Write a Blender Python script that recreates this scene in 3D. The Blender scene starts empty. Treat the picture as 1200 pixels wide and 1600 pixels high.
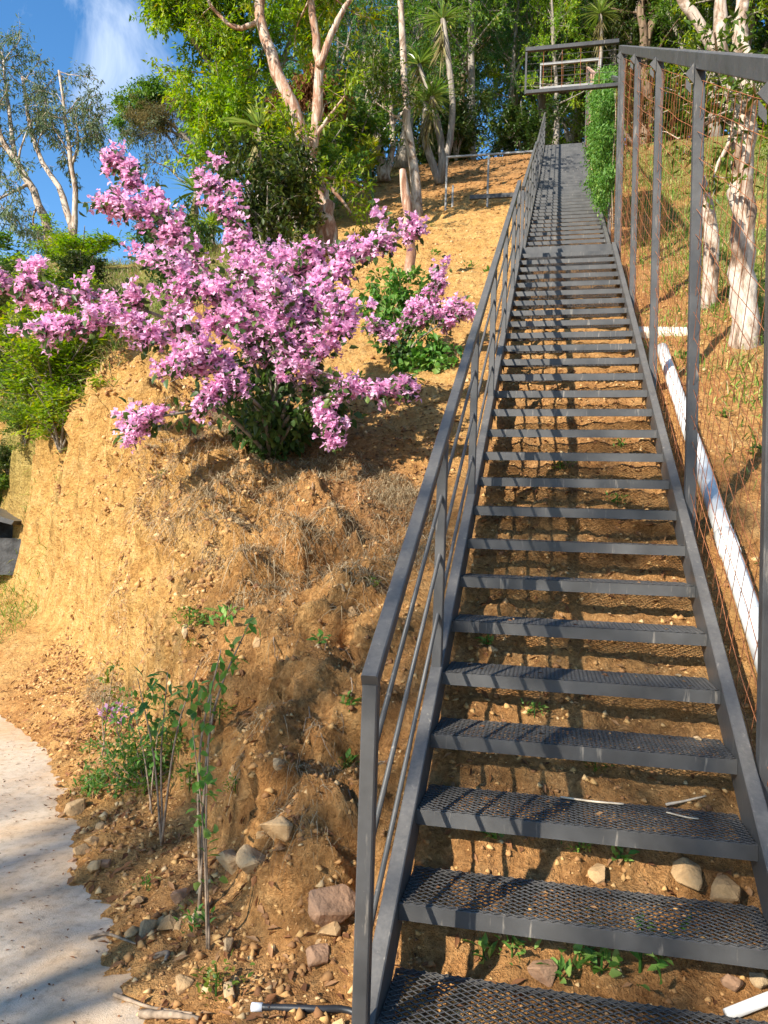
import bpy, math, random
import numpy as np
from mathutils import Vector, Matrix, Euler

random.seed(7); RNG = np.random.default_rng(11)
SC = bpy.context.scene; COL = SC.collection

# ------------------------------------------------------------------ camera
CAM = np.array([-0.1259, -2.4160, 1.5490]); YAW, PITCH, ROLL = 0.20792, 0.02371, 0.03130
FPX = 1226.1                                   # focal length in pixels of a 1200 x 1600 picture
def _cam_axes():
    cy, sy, cp, sp = math.cos(YAW), math.sin(YAW), math.cos(PITCH), math.sin(PITCH)
    f = np.array([-sy*cp, cy*cp, sp]); r = np.array([cy, sy, 0.0]); u = np.cross(r, f)
    c, s = math.cos(ROLL), math.sin(ROLL)
    return c*r + s*u, -s*r + c*u, f
AX_R, AX_U, AX_F = _cam_axes()
cd = bpy.data.cameras.new('camera'); cam = bpy.data.objects.new('camera', cd); COL.objects.link(cam)
cd.sensor_fit = 'HORIZONTAL'; cd.sensor_width = 36.0; cd.lens = 36.0*FPX/1200.0
cd.clip_start = 0.02; cd.clip_end = 3000
cam.matrix_world = Matrix(((AX_R[0], AX_U[0], -AX_F[0], CAM[0]), (AX_R[1], AX_U[1], -AX_F[1], CAM[1]),
                           (AX_R[2], AX_U[2], -AX_F[2], CAM[2]), (0, 0, 0, 1)))
SC.camera = cam
SC.render.resolution_x, SC.render.resolution_y = 768, 1024

# ------------------------------------------------------------------ sky, sun, exposure
SUN_TO = np.array([-0.454, -0.732, 0.508]); SUN_TO /= np.linalg.norm(SUN_TO)
SUN_EL = math.asin(SUN_TO[2]); SUN_AZ = math.atan2(SUN_TO[0], SUN_TO[1])
world = bpy.data.worlds.new('World'); SC.world = world; world.use_nodes = True
wt = world.node_tree; wt.nodes.clear()
def N(t, typ, **kw):
    n = t.nodes.new(typ)
    for k, v in kw.items(): setattr(n, k, v)
    return n
w_out = N(wt, 'ShaderNodeOutputWorld'); w_bg = N(wt, 'ShaderNodeBackground')
sky = N(wt, 'ShaderNodeTexSky', sky_type='NISHITA')
sky.sun_disc = False; sky.sun_elevation = SUN_EL; sky.sun_rotation = SUN_AZ % (2*math.pi)
sky.altitude = 900; sky.air_density = 1.0; sky.dust_density = 0.3; sky.ozone_density = 1.2
w_tc = N(wt, 'ShaderNodeTexCoord'); w_map = N(wt, 'ShaderNodeMapping')
w_map.inputs['Scale'].default_value = (3.2, 3.2, 5.0); w_map.inputs['Location'].default_value = (2.78, 1.1, .5)
w_n = N(wt, 'ShaderNodeTexNoise'); w_n.inputs['Scale'].default_value = 1.5; w_n.inputs['Detail'].default_value = 7
w_n.inputs['Roughness'].default_value = 0.62; w_n.inputs['Distortion'].default_value = 0.5
w_r = N(wt, 'ShaderNodeMapRange'); w_r.inputs[1].default_value = 0.55; w_r.inputs[2].default_value = 0.88
w_r.inputs[3].default_value = 0.0; w_r.inputs[4].default_value = 0.7
w_mix = N(wt, 'ShaderNodeMix', data_type='RGBA'); w_mix.inputs[7].default_value = (7.5, 8.0, 8.6, 1)
w_sat = N(wt, 'ShaderNodeHueSaturation'); w_sat.inputs['Saturation'].default_value = 1.3; w_sat.inputs['Value'].default_value = 1.2
for a, b in ((w_tc.outputs['Generated'], w_map.inputs['Vector']), (w_map.outputs[0], w_n.inputs['Vector']), (w_n.outputs[0], w_r.inputs[0]),
             (w_r.outputs[0], w_mix.inputs[0]), (sky.outputs[0], w_sat.inputs['Color']), (w_sat.outputs[0], w_mix.inputs[6]),
             (w_mix.outputs[2], w_bg.inputs[0]), (w_bg.outputs[0], w_out.inputs[0])): wt.links.new(a, b)
w_bg.inputs[1].default_value = 0.11
sd = bpy.data.lights.new('sun', 'SUN'); sd.energy = 5.0; sd.angle = math.radians(0.53); sd.color = (1.0, 0.94, 0.83)
sun = bpy.data.objects.new('sun', sd); COL.objects.link(sun); sun.location = (-8, -14, 20)
sun.rotation_euler = Vector(tuple(SUN_TO)).to_track_quat('Z', 'Y').to_euler()
SC.view_settings.view_transform = 'Standard'; SC.view_settings.look = 'None'; SC.view_settings.gamma = 1.0
SC.view_settings.use_curve_mapping = False; SC.view_settings.exposure = 1.0
SC.render.engine = 'CYCLES'; SC.cycles.max_bounces = 5; SC.cycles.diffuse_bounces = 3; SC.cycles.use_adaptive_sampling = True; SC.cycles.adaptive_threshold = .02; SC.cycles.transparent_max_bounces = 8
SC.cycles.use_denoising = True

# ------------------------------------------------------------------ helpers
def at(px, py, depth):
    """point of the place seen at a pixel of the 1200 x 1600 photograph, at a distance along the view axis"""
    return CAM + (AX_F + AX_R*((px-600)/FPX) + AX_U*((800-py)/FPX))*depth
def link(o, parent=None):
    COL.objects.link(o)
    if parent is not None: o.parent = parent
    return o
def tag(o, label=None, cat=None, group=None, kind=None):
    if label: o['label'] = label
    if cat: o['category'] = cat
    if group: o['group'] = group
    if kind: o['kind'] = kind
    return o
def empty(name, loc=(0, 0, 0), label=None, cat=None, group=None):
    o = bpy.data.objects.new(name, None); o.empty_display_size = 0.1; link(o); o.location = tuple(loc)
    return tag(o, label, cat, group)
class MB:
    """collects faces; build() links them as one mesh object"""
    def __init__(s): s.v = []; s.f = []; s.n = 0
    def add(s, verts, faces):
        s.v.append(np.asarray(verts, float)); n = s.n
        s.f.extend([tuple(i+n for i in f) for f in faces]); s.n += len(verts)
    def hexa(s, c):                                # 8 corners: bottom 4 then top 4
        s.add(c, [(3, 2, 1, 0), (4, 5, 6, 7), (0, 1, 5, 4), (1, 2, 6, 5), (2, 3, 7, 6), (3, 0, 4, 7)])
    def box(s, x0, x1, y0, y1, z0, z1):
        s.hexa([(x0, y0, z0), (x1, y0, z0), (x1, y1, z0), (x0, y1, z0), (x0, y0, z1), (x1, y0, z1), (x1, y1, z1), (x0, y1, z1)])
    def bar(s, a, b, w, h, up=(0, 0, 1), bev=0.0):      # rectangular bar a->b, w sideways, h along up
        a = np.array(a, float); b = np.array(b, float); d = b-a; d /= np.linalg.norm(d)
        side = np.cross(d, up); side /= np.linalg.norm(side); u = np.cross(side, d)
        if bev <= 0: prof = [(-w/2, -h/2), (w/2, -h/2), (w/2, h/2), (-w/2, h/2)]
        else:
            x, y, e = w/2, h/2, bev
            prof = [(-x+e, -y), (x-e, -y), (x, -y+e), (x, y-e), (x-e, y), (-x+e, y), (-x, y-e), (-x, -y+e)]
        k = len(prof)
        V = [a+side*p+u*q for p, q in prof]+[b+side*p+u*q for p, q in prof]
        s.add(V, [tuple(range(k))[::-1], tuple(range(k, 2*k))]+[(i, (i+1) % k, k+(i+1) % k, k+i) for i in range(k)])
    def tube(s, pts, rad, sides=8, cap=True, rough=0.0):
        pts = np.asarray(pts, float); n = len(pts); rad = np.broadcast_to(np.asarray(rad, float), (n,))
        t = np.gradient(pts, axis=0); t /= np.linalg.norm(t, axis=1)[:, None]+1e-9
        ref = np.array([0, 0, 1.0]) if abs(t[0][2]) < .9 else np.array([1.0, 0, 0])
        u = np.cross(t[0], ref); u /= np.linalg.norm(u); U = []
        for i in range(n):
            u = u-t[i]*np.dot(u, t[i]); u /= np.linalg.norm(u)+1e-9; U.append(u)
        U = np.array(U); W = np.cross(t, U); a = np.arange(sides)*2*math.pi/sides
        rr = rad[:, None]*np.ones(sides)
        if rough: rr = rr*(1+RNG.uniform(-rough, rough, rr.shape))
        V = pts[:, None]+U[:, None]*(np.cos(a)[None, :, None]*rr[:, :, None])+W[:, None]*(np.sin(a)[None, :, None]*rr[:, :, None])
        F = [(i*sides+j, i*sides+(j+1) % sides, (i+1)*sides+(j+1) % sides, (i+1)*sides+j) for i in range(n-1) for j in range(sides)]
        if cap: F += [tuple(range(sides))[::-1], tuple((n-1)*sides+j for j in range(sides))]
        s.add(V.reshape(-1, 3), F)
    def mesh(s, name, mat, smooth=False):
        me = bpy.data.meshes.new(name); me.from_pydata(np.concatenate(s.v).tolist(), [], s.f)
        me.materials.append(mat)
        if smooth: me.polygons.foreach_set('use_smooth', [True]*len(me.polygons))
        me.update(); return me
    def build(s, name, mat, parent=None, smooth=False, origin=None):
        if origin is not None: s.v = [v-np.asarray(origin, float) for v in s.v]
        o = bpy.data.objects.new(name, s.mesh(name, mat, smooth)); link(o, parent)
        if origin is not None and parent is None: o.location = tuple(origin)
        return o
def tri_mesh(name, V, T, mat, rnd=None, smooth=False, quads=False):
    """fast mesh from arrays: V (n,3), T (m,3) or (m,4); rnd: per face value in attribute 'rnd'"""
    me = bpy.data.meshes.new(name); k = T.shape[1]
    me.vertices.add(len(V)); me.vertices.foreach_set('co', np.asarray(V, np.float32).ravel())
    me.loops.add(T.size); me.loops.foreach_set('vertex_index', T.astype(np.int32).ravel())
    me.polygons.add(len(T)); me.polygons.foreach_set('loop_start', np.arange(0, T.size, k, dtype=np.int32))
    if smooth: me.polygons.foreach_set('use_smooth', np.ones(len(T), bool))
    me.update(calc_edges=True)
    if rnd is not None:
        at_ = me.attributes.new('rnd', 'FLOAT', 'FACE'); at_.data.foreach_set('value', np.asarray(rnd, np.float32))
    me.materials.append(mat); return me
def obj(name, me, parent=None, loc=None):
    o = bpy.data.objects.new(name, me); link(o, parent)
    if loc is not None: o.location = tuple(loc)
    return o
def copy_tree(o, parent=None):
    c = o.copy(); link(c); c.parent = parent
    for ch in list(o.children): copy_tree(ch, c)
    return c
def unit(v): v = np.asarray(v, float); return v/(np.linalg.norm(v, axis=-1, keepdims=True)+1e-12)

# gradient noise on arrays
_perm = np.random.default_rng(5).permutation(256); _perm = np.concatenate([_perm, _perm, _perm])
_grad = unit(np.random.default_rng(6).normal(size=(256, 3)))
def noise3(p):
    p = np.asarray(p, float); i = np.floor(p).astype(int); f = p-i; i &= 255; w = f*f*f*(f*(f*6-15)+10)
    r = 0
    for dx in (0, 1):
        wx = w[:, 0] if dx else 1-w[:, 0]
        for dy in (0, 1):
            wy = w[:, 1] if dy else 1-w[:, 1]
            for dz in (0, 1):
                wz = w[:, 2] if dz else 1-w[:, 2]
                h = _perm[_perm[_perm[(i[:, 0]+dx) & 255]+((i[:, 1]+dy) & 255)]+((i[:, 2]+dz) & 255)]
                g = _grad[h]
                r = r+wx*wy*wz*((f[:, 0]-dx)*g[:, 0]+(f[:, 1]-dy)*g[:, 1]+(f[:, 2]-dz)*g[:, 2])
    return r*1.6
def fbm(p, oct=4, gain=.5, ridge=False):
    a, r, p = 1.0, 0, np.asarray(p, float)
    for _ in range(oct):
        n = noise3(p); r = r+a*((1-2*np.abs(n)) if ridge else n); a *= gain; p = p*2.03+17.1
    return r

# ------------------------------------------------------------------ materials
def new_mat(name):
    m = bpy.data.materials.new(name); m.use_nodes = True; t = m.node_tree; b = t.nodes['Principled BSDF']
    return m, t, b
def ramp(t, stops):
    r = N(t, 'ShaderNodeValToRGB'); e = r.color_ramp.elements
    while len(e) < len(stops): e.new(0.5)
    for x, (p, c) in zip(e, stops): x.position = p; x.color = (*c, 1)
    return r
def noise_node(t, scale, detail=4, rough=.55, vec=None, dist=0.0):
    n = N(t, 'ShaderNodeTexNoise'); n.inputs['Scale'].default_value = scale; n.inputs['Detail'].default_value = detail
    n.inputs['Roughness'].default_value = rough; n.inputs['Distortion'].default_value = dist
    if vec is None:
        g = N(t, 'ShaderNodeNewGeometry'); vec = g.outputs['Position']
    t.links.new(vec, n.inputs['Vector']); return n
def mix_col(t, fac, a, b, blend='MIX'):
    m = N(t, 'ShaderNodeMix', data_type='RGBA', blend_type=blend)
    for s, v in ((m.inputs[0], fac), (m.inputs[6], a), (m.inputs[7], b)):
        if hasattr(v, 'links'): t.links.new(v, s)
        elif isinstance(v, tuple): s.default_value = (*v, 1)
        else: s.default_value = v
    return m.outputs[2]
def bump(t, b, h, dist, strength=1.0):
    n = N(t, 'ShaderNodeBump'); n.inputs['Distance'].default_value = dist; n.inputs['Strength'].default_value = strength
    t.links.new(h, n.inputs['Height']); t.links.new(n.outputs[0], b.inputs['Normal']); return n
def mrange(t, v, a, b, c=0.0, d=1.0):
    n = N(t, 'ShaderNodeMapRange')
    for i, x in ((1, a), (2, b), (3, c), (4, d)): n.inputs[i].default_value = x
    t.links.new(v, n.inputs[0]); return n.outputs[0]
def simple_mat(name, col, rough=.6, var=.15, scale=8, spec=.4, metal=0.0, bmp=0.0, bscale=60):
    m, t, b = new_mat(name); n = noise_node(t, scale, 5)
    lo = tuple(max(0, c*(1-var*1.6)) for c in col); hi = tuple(min(1, c*(1+var*1.6)) for c in col)
    r = ramp(t, [(.3, lo), (.7, hi)]); t.links.new(n.outputs[0], r.inputs[0]); t.links.new(r.outputs[0], b.inputs['Base Color'])
    b.inputs['Roughness'].default_value = rough; b.inputs['Specular IOR Level'].default_value = spec; b.inputs['Metallic'].default_value = metal
    if bmp: bump(t, b, noise_node(t, bscale, 4).outputs[0], bmp)
    return m
def leaf_mat(name, stops, trans=.45, rough=.5, objvar=.25, spec=.35):
    """stops: colour ramp over the per-leaf value; part of the light passes through the leaf"""
    m = bpy.data.materials.new(name); m.use_nodes = True; t = m.node_tree; b = t.nodes['Principled BSDF']; out = t.nodes['Material Output']
    a = N(t, 'ShaderNodeAttribute', attribute_name='rnd'); r = ramp(t, stops); t.links.new(a.outputs['Fac'], r.inputs[0])
    oi = N(t, 'ShaderNodeObjectInfo'); hs = N(t, 'ShaderNodeHueSaturation')
    t.links.new(mrange(t, oi.outputs['Random'], 0, 1, .5-.022*objvar*4, .5+.022*objvar*4), hs.inputs['Hue'])
    t.links.new(mrange(t, oi.outputs['Random'], 0, 1, 1-objvar, 1+objvar), hs.inputs['Value'])
    t.links.new(r.outputs[0], hs.inputs['Color']); t.links.new(hs.outputs[0], b.inputs['Base Color'])
    b.inputs['Roughness'].default_value = rough; b.inputs['Specular IOR Level'].default_value = spec
    tr = N(t, 'ShaderNodeBsdfTranslucent'); mx = N(t, 'ShaderNodeMixShader'); mx.inputs[0].default_value = trans
    hs2 = N(t, 'ShaderNodeHueSaturation'); hs2.inputs['Value'].default_value = 1.25; hs2.inputs['Saturation'].default_value = 1.1
    t.links.new(hs.outputs[0], hs2.inputs['Color']); t.links.new(hs2.outputs[0], tr.inputs[0])
    t.links.new(b.outputs[0], mx.inputs[1]); t.links.new(tr.outputs[0], mx.inputs[2]); t.links.new(mx.outputs[0], out.inputs[0])
    return m

M = {}
def mat_soil():
    m, t, b = new_mat('soil')
    g = N(t, 'ShaderNodeNewGeometry'); pos = g.outputs['Position']
    n1 = noise_node(t, .9, 5, .6, pos); n2 = noise_node(t, 7, 6, .65, pos, .4); n3 = noise_node(t, 45, 5, .7, pos); n4 = noise_node(t, 190, 3, .6, pos)
    mp = N(t, 'ShaderNodeMapping'); mp.inputs['Scale'].default_value = (9, 9, 1.1); t.links.new(pos, mp.inputs[0])
    n5 = noise_node(t, 1.0, 5, .6, mp.outputs[0], .6)
    r1 = ramp(t, [(.25, (.45, .20, .064)), (.48, (.60, .305, .10)), (.72, (.70, .42, .155))]); t.links.new(n1.outputs[0], r1.inputs[0])
    r2 = ramp(t, [(.30, (.29, .118, .042)), (.5, (.55, .285, .105)), (.72, (.74, .48, .21))]); t.links.new(n2.outputs[0], r2.inputs[0])
    c = mix_col(t, .5, r1.outputs[0], r2.outputs[0])
    r5 = ramp(t, [(.36, (.62, .50, .42)), (.6, (1.05, 1.05, 1.05))]); t.links.new(n5.outputs[0], r5.inputs[0])
    c = mix_col(t, .35, c, r5.outputs[0], 'MULTIPLY')
    r3 = ramp(t, [(.33, (.55, .5, .45)), (.62, (1.12, 1.12, 1.12))]); t.links.new(n3.outputs[0], r3.inputs[0])
    c = mix_col(t, .75, c, r3.outputs[0], 'MULTIPLY')
    # soil covered with dead leaves, roots and thin growth where the attribute says so
    a = N(t, 'ShaderNodeAttribute', attribute_name='cover'); sp = N(t, 'ShaderNodeSeparateColor'); t.links.new(a.outputs['Color'], sp.inputs[0])
    rl = ramp(t, [(.3, (.12, .058, .028)), (.5, (.30, .15, .065)), (.7, (.48, .28, .13))]); t.links.new(n3.outputs[0], rl.inputs[0])
    nz = mrange(t, n2.outputs[0], .30, .62)
    f1 = N(t, 'ShaderNodeMath', operation='MULTIPLY'); t.links.new(sp.outputs[0], f1.inputs[0]); t.links.new(nz, f1.inputs[1])
    c = mix_col(t, f1.outputs[0], c, rl.outputs[0])
    rg = ramp(t, [(.3, (.06, .095, .025)), (.5, (.18, .22, .055)), (.7, (.36, .34, .11))]); t.links.new(n3.outputs[0], rg.inputs[0])
    c = mix_col(t, sp.outputs[1], c, rg.outputs[0])
    rw = ramp(t, [(.3, (.50, .26, .078)), (.5, (.70, .41, .132)), (.7, (.80, .53, .215))]); t.links.new(n2.outputs[0], rw.inputs[0])
    cy = mix_col(t, .6, rw.outputs[0], r3.outputs[0], 'MULTIPLY'); c = mix_col(t, sp.outputs[2], c, cy)
    b.inputs['Roughness'].default_value = .95; b.inputs['Specular IOR Level'].default_value = .1
    # clods: cells of broken soil at two sizes, each with a tone of its own
    wob = N(t, 'ShaderNodeMix', data_type='VECTOR'); wob.inputs[0].default_value = .035; t.links.new(pos, wob.inputs[4]); t.links.new(n3.outputs['Color'], wob.inputs[5])
    vs = []
    for sc_ in (15, 42):
        v_ = N(t, 'ShaderNodeTexVoronoi'); v_.inputs['Scale'].default_value = sc_; t.links.new(wob.outputs[1], v_.inputs['Vector']); vs.append(v_)
    sv = N(t, 'ShaderNodeSeparateColor'); t.links.new(vs[1].outputs['Color'], sv.inputs[0]); rv = ramp(t, [(.0, (.88, .86, .84)), (1, (1.16, 1.16, 1.15))]); t.links.new(sv.outputs[0], rv.inputs[0])
    c = mix_col(t, .7, c, rv.outputs[0], 'MULTIPLY'); t.links.new(c, b.inputs['Base Color'])
    ad = N(t, 'ShaderNodeMath', operation='MULTIPLY_ADD'); t.links.new(n4.outputs[0], ad.inputs[0]); ad.inputs[1].default_value = .35; t.links.new(n3.outputs[0], ad.inputs[2])
    ad2 = N(t, 'ShaderNodeMath', operation='MULTIPLY_ADD'); t.links.new(n2.outputs[0], ad2.inputs[0]); ad2.inputs[1].default_value = 1.6; t.links.new(ad.outputs[0], ad2.inputs[2])
    hv = ad2.outputs[0]
    for v_, k_ in zip(vs, (-.55, -.30)):
        a_ = N(t, 'ShaderNodeMath', operation='MULTIPLY_ADD'); t.links.new(v_.outputs['Distance'], a_.inputs[0]); a_.inputs[1].default_value = k_; t.links.new(hv, a_.inputs[2]); hv = a_.outputs[0]
    bump(t, b, hv, .040, 1.0)
    return m
M['soil'] = mat_soil()
def mat_concrete():
    m, t, b = new_mat('concrete'); g = N(t, 'ShaderNodeNewGeometry'); pos = g.outputs['Position']
    n1 = noise_node(t, 1.6, 6, .62, pos, .5); n2 = noise_node(t, 22, 6, .7, pos); n3 = noise_node(t, 150, 4, .7, pos)
    r1 = ramp(t, [(.30, (.57, .47, .36)), (.44, (.58, .47, .35)), (.55, (.57, .42, .28)), (.72, (.54, .35, .19))]); t.links.new(n1.outputs[0], r1.inputs[0])
    r2 = ramp(t, [(.30, (.45, .42, .38)), (.5, (.98, .97, .95)), (.7, (1.1, 1.1, 1.1))]); t.links.new(n2.outputs[0], r2.inputs[0])
    c = mix_col(t, .65, r1.outputs[0], r2.outputs[0], 'MULTIPLY')
    r3 = ramp(t, [(.26, (.30, .26, .22)), (.42, (1, 1, 1))]); t.links.new(n3.outputs[0], r3.inputs[0])
    c = mix_col(t, .8, c, r3.outputs[0], 'MULTIPLY'); t.links.new(c, b.inputs['Base Color'])
    b.inputs['Roughness'].default_value = .92; b.inputs['Specular IOR Level'].default_value = .2
    bump(t, b, n3.outputs[0], .004, .8); return m
M['concrete'] = mat_concrete()
def mat_steel(name, base, dust=.75, rough=.42):
    m, t, b = new_mat(name); g = N(t, 'ShaderNodeNewGeometry'); pos = g.outputs['Position']
    n1 = noise_node(t, 5, 6, .65, pos); n2 = noise_node(t, 60, 5, .7, pos)
    mp = N(t, 'ShaderNodeMapping'); mp.inputs['Scale'].default_value = (38, 38, 5); t.links.new(pos, mp.inputs[0]); n3 = noise_node(t, 1, 5, .6, mp.outputs[0], .3)
    r = ramp(t, [(.3, tuple(c*.75 for c in base)), (.7, tuple(c*1.25 for c in base))]); t.links.new(n1.outputs[0], r.inputs[0])
    d = mrange(t, n3.outputs[0], .62, .78, 0, dust); c = mix_col(t, d, r.outputs[0], (.36, .31, .25))
    # dust settles on faces that look up
    sp = N(t, 'ShaderNodeSeparateXYZ'); t.links.new(g.outputs['Normal'], sp.inputs[0]); up = mrange(t, sp.outputs[2], .3, 1, 0, .32)
    mu = N(t, 'ShaderNodeMath', operation='MULTIPLY'); t.links.new(up, mu.inputs[0]); t.links.new(mrange(t, n2.outputs[0], .3, .7, .3, 1), mu.inputs[1])
    c = mix_col(t, mu.outputs[0], c, (.34, .30, .25))
    s = mrange(t, n2.outputs[0], .70, .78, 0, .6); c = mix_col(t, s, c, (.42, .38, .33))
    t.links.new(c, b.inputs['Base Color']); b.inputs['Specular IOR Level'].default_value = .38
    t.links.new(mrange(t, n1.outputs[0], .3, .7, rough-.08, rough+.14), b.inputs['Roughness'])
    bump(t, b, n2.outputs[0], .0012, .5); return m
M['steel'] = mat_steel('painted_steel', (.064, .062, .060))
M['steel_dark'] = mat_steel('painted_steel_dark', (.040, .039, .038), .5)
M['steel_light'] = mat_steel('galvanised_steel', (.24, .235, .225), .4, .5)
M['rust'] = simple_mat('rusty_wire', (.27, .10, .042), .85, .35, 25, .2)
M['rust_pale'] = simple_mat('rusty_post', (.42, .26, .20), .8, .3, 14, .2)
M['pvc'] = simple_mat('white_pvc', (.68, .67, .63), .45, .12, 9, .4)
M['hose'] = simple_mat('black_hose', (.018, .019, .022), .45, .3, 20, .5)
M['bark_red'] = None
def mat_bark(name, stops, sx=6, sz=1.4, bmp=.02):
    m, t, b = new_mat(name); g = N(t, 'ShaderNodeNewGeometry')
    mp = N(t, 'ShaderNodeMapping'); mp.inputs['Scale'].default_value = (sx, sx, sz); t.links.new(g.outputs['Position'], mp.inputs[0])
    n = noise_node(t, 1, 7, .68, mp.outputs[0], .9); r = ramp(t, stops); t.links.new(n.outputs[0], r.inputs[0])
    n2 = noise_node(t, 40, 4, .7, mp.outputs[0]); r2 = ramp(t, [(.35, (.6, .57, .55)), (.6, (1.1, 1.1, 1.1))]); t.links.new(n2.outputs[0], r2.inputs[0])
    t.links.new(mix_col(t, .5, r.outputs[0], r2.outputs[0], 'MULTIPLY'), b.inputs['Base Color']); b.inputs['Roughness'].default_value = .9
    b.inputs['Specular IOR Level'].default_value = .15; bump(t, b, n.outputs[0], bmp, .9); return m
M['bark_red'] = mat_bark('peeling_bark', [(.36, (.20, .10, .06)), (.47, (.36, .20, .13)), (.56, (.50, .40, .31)), (.68, (.62, .54, .44))], 9, 2.2)
M['bark_white'] = mat_bark('pale_bark', [(.33, (.13, .085, .055)), (.43, (.30, .21, .15)), (.52, (.48, .39, .31)), (.68, (.60, .52, .44))], 8, 3)
M['bark_grey'] = mat_bark('grey_bark', [(.3, (.10, .085, .068)), (.5, (.25, .21, .17)), (.7, (.42, .37, .31))], 10, 2)
M['bark_dark'] = mat_bark('brown_bark', [(.3, (.06, .04, .028)), (.5, (.17, .115, .075)), (.7, (.30, .22, .15))], 10, 2)
M['twig'] = simple_mat('dry_twig', (.26, .19, .13), .9, .35, 30, .1)
M['straw'] = leaf_mat('dry_grass', [(0, (.20, .13, .065)), (.5, (.38, .28, .15)), (1, (.56, .46, .29))], .25, .7, .1, .1)
M['grass'] = leaf_mat('grass', [(0, (.07, .14, .025)), (.5, (.20, .33, .055)), (.8, (.38, .45, .10)), (1, (.58, .50, .22))], .4, .6, .1, .2)
M['leaf_bright'] = leaf_mat('bright_leaves', [(0, (.07, .15, .012)), (.45, (.20, .32, .022)), (.8, (.36, .42, .035)), (.95, (.46, .38, .04)), (1, (.48, .22, .03))], .5, .45, .12)
M['leaf_mid'] = leaf_mat('mid_green_leaves', [(0, (.035, .08, .014)), (.5, (.11, .19, .026)), (.9, (.23, .29, .04)), (1, (.34, .25, .05))], .45, .42, .2)
M['leaf_dark'] = leaf_mat('dark_leaves', [(0, (.018, .042, .011)), (.6, (.058, .105, .02)), (1, (.15, .18, .035))], .35, .4, .25)
M['leaf_grey'] = leaf_mat('grey_green_leaves', [(0, (.06, .09, .045)), (.55, (.13, .175, .085)), (1, (.26, .29, .14))], .4, .45, .15)
M['leaf_feather'] = leaf_mat('feathery_leaves', [(0, (.03, .09, .025)), (.6, (.075, .19, .045)), (1, (.18, .30, .07))], .5, .5, .12)
M['leaf_spiky'] = leaf_mat('sword_leaves', [(0, (.06, .12, .02)), (.6, (.17, .27, .045)), (1, (.34, .40, .11))], .35, .35, .15, .5)
M['leaf_brown'] = leaf_mat('dead_leaves', [(0, (.10, .045, .022)), (.5, (.28, .13, .055)), (1, (.45, .27, .13))], .25, .7, .1, .1)
M['leaf_moss'] = leaf_mat('moss', [(0, (.10, .08, .035)), (.6, (.24, .19, .08)), (1, (.34, .30, .14))], .35, .8, .1, .1)
M['leaf_vine'] = leaf_mat('vine_leaves', [(0, (.05, .14, .02)), (.6, (.13, .30, .05)), (1, (.30, .42, .10))], .45, .5, .1)
M['leaf_boug'] = leaf_mat('bougainvillea_leaves', [(0, (.025, .06, .015)), (.6, (.07, .13, .03)), (1, (.18, .26, .06))], .4, .42, .05)
M['bract'] = leaf_mat('pink_bracts', [(0, (.62, .25, .47)), (.3, (.82, .43, .65)), (.75, (.91, .59, .77)), (.97, (.92, .68, .82)), (1, (.85, .58, .48))], .40, .6, .0, .1)
M['bract_pale'] = leaf_mat('pale_bracts', [(0, (.42, .22, .40)), (1, (.68, .45, .64))], .4, .6, .0, .1)
M['stone'] = simple_mat('ochre_stone', (.40, .25, .12), .9, .35, 6, .2, 0, .01, 40)
M['stone_red'] = simple_mat('reddish_stone', (.33, .19, .11), .9, .3, 6, .2, 0, .01, 40)
M['stone_pale'] = simple_mat('pale_stone', (.42, .29, .16), .9, .2, 6, .2, 0, .01, 40)
M['slab'] = simple_mat('cast_concrete', (.66, .60, .47), .9, .15, 9, .2, 0, .006, 70)
M['white'] = simple_mat('white_tape', (.8, .8, .8), .5, .05)
M['masonry'] = simple_mat('grey_masonry', (.06, .06, .06), .85, .4, 7, .3, 0, .01, 40)

# ------------------------------------------------------------------ terrain
RISE, RUN, Z0 = 0.18635, 0.29757, 0.40              # lower flight: nosing of tread k at y = k*RUN, z = Z0 + k*RISE
L1Y, L1Z = 26*RUN, Z0+26*RISE                       # first landing
F2Y, F2R, F2U = 8.42, 0.305, 0.1836                 # second flight
L2Y, L2Z = F2Y+17*F2R, L1Z+18*F2U                   # second landing
F3Y = L2Y+0.45; F3R, F3U, F3N = 0.30, 0.186, 26     # third flight
TOPY, TOPZ = F3Y+F3R*(F3N-1), L2Z+F3U*F3N
PY = np.array([-500, -.25, 0, L1Y, F2Y, L2Y, TOPY, TOPY+2.5, 34, 70, 500])
PZ = np.array([0, 0, .15, L1Z-.27, L1Z-.10, L2Z-.30, TOPZ-.22, TOPZ+.05, TOPZ-.9, 4, -30])
BASE = np.array([(60, -.3, 0), (-.35, -.3, 0), (-.72, -.02, .04), (-1.15, .22, .08), (-1.62, .85, .10), (-2.25, 1.65, .14), (-2.95, 2.6, .18),
                 (-4.3, 3.95, .36), (-6.8, 6.1, .8), (-9.8, 8.4, 1.2), (-16, 10.5, 1.6), (-60, 18, 3)], float)
CREST = np.array([(60, -.12), (-.45, -.12), (-.70, .55), (-.92, 1.5), (-1.25, 2.35), (-1.76, 2.73), (-2.3, 3.1), (-2.9, 3.5),
                  (-4.2, 5.2), (-5.4, 6.4), (-6.9, 8.6), (-9, 11.2), (-13, 13.6), (-60, 25)], float)
EDGE = np.array([(-.2, -60), (-.9, -3), (-1.32, -.11), (-1.66, .37), (-2.11, .98), (-2.62, 1.56), (-3.45, 2.75), (-4.5, 3.5), (-7, 4.6), (-12, 6), (-60, 9)], float)
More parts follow.
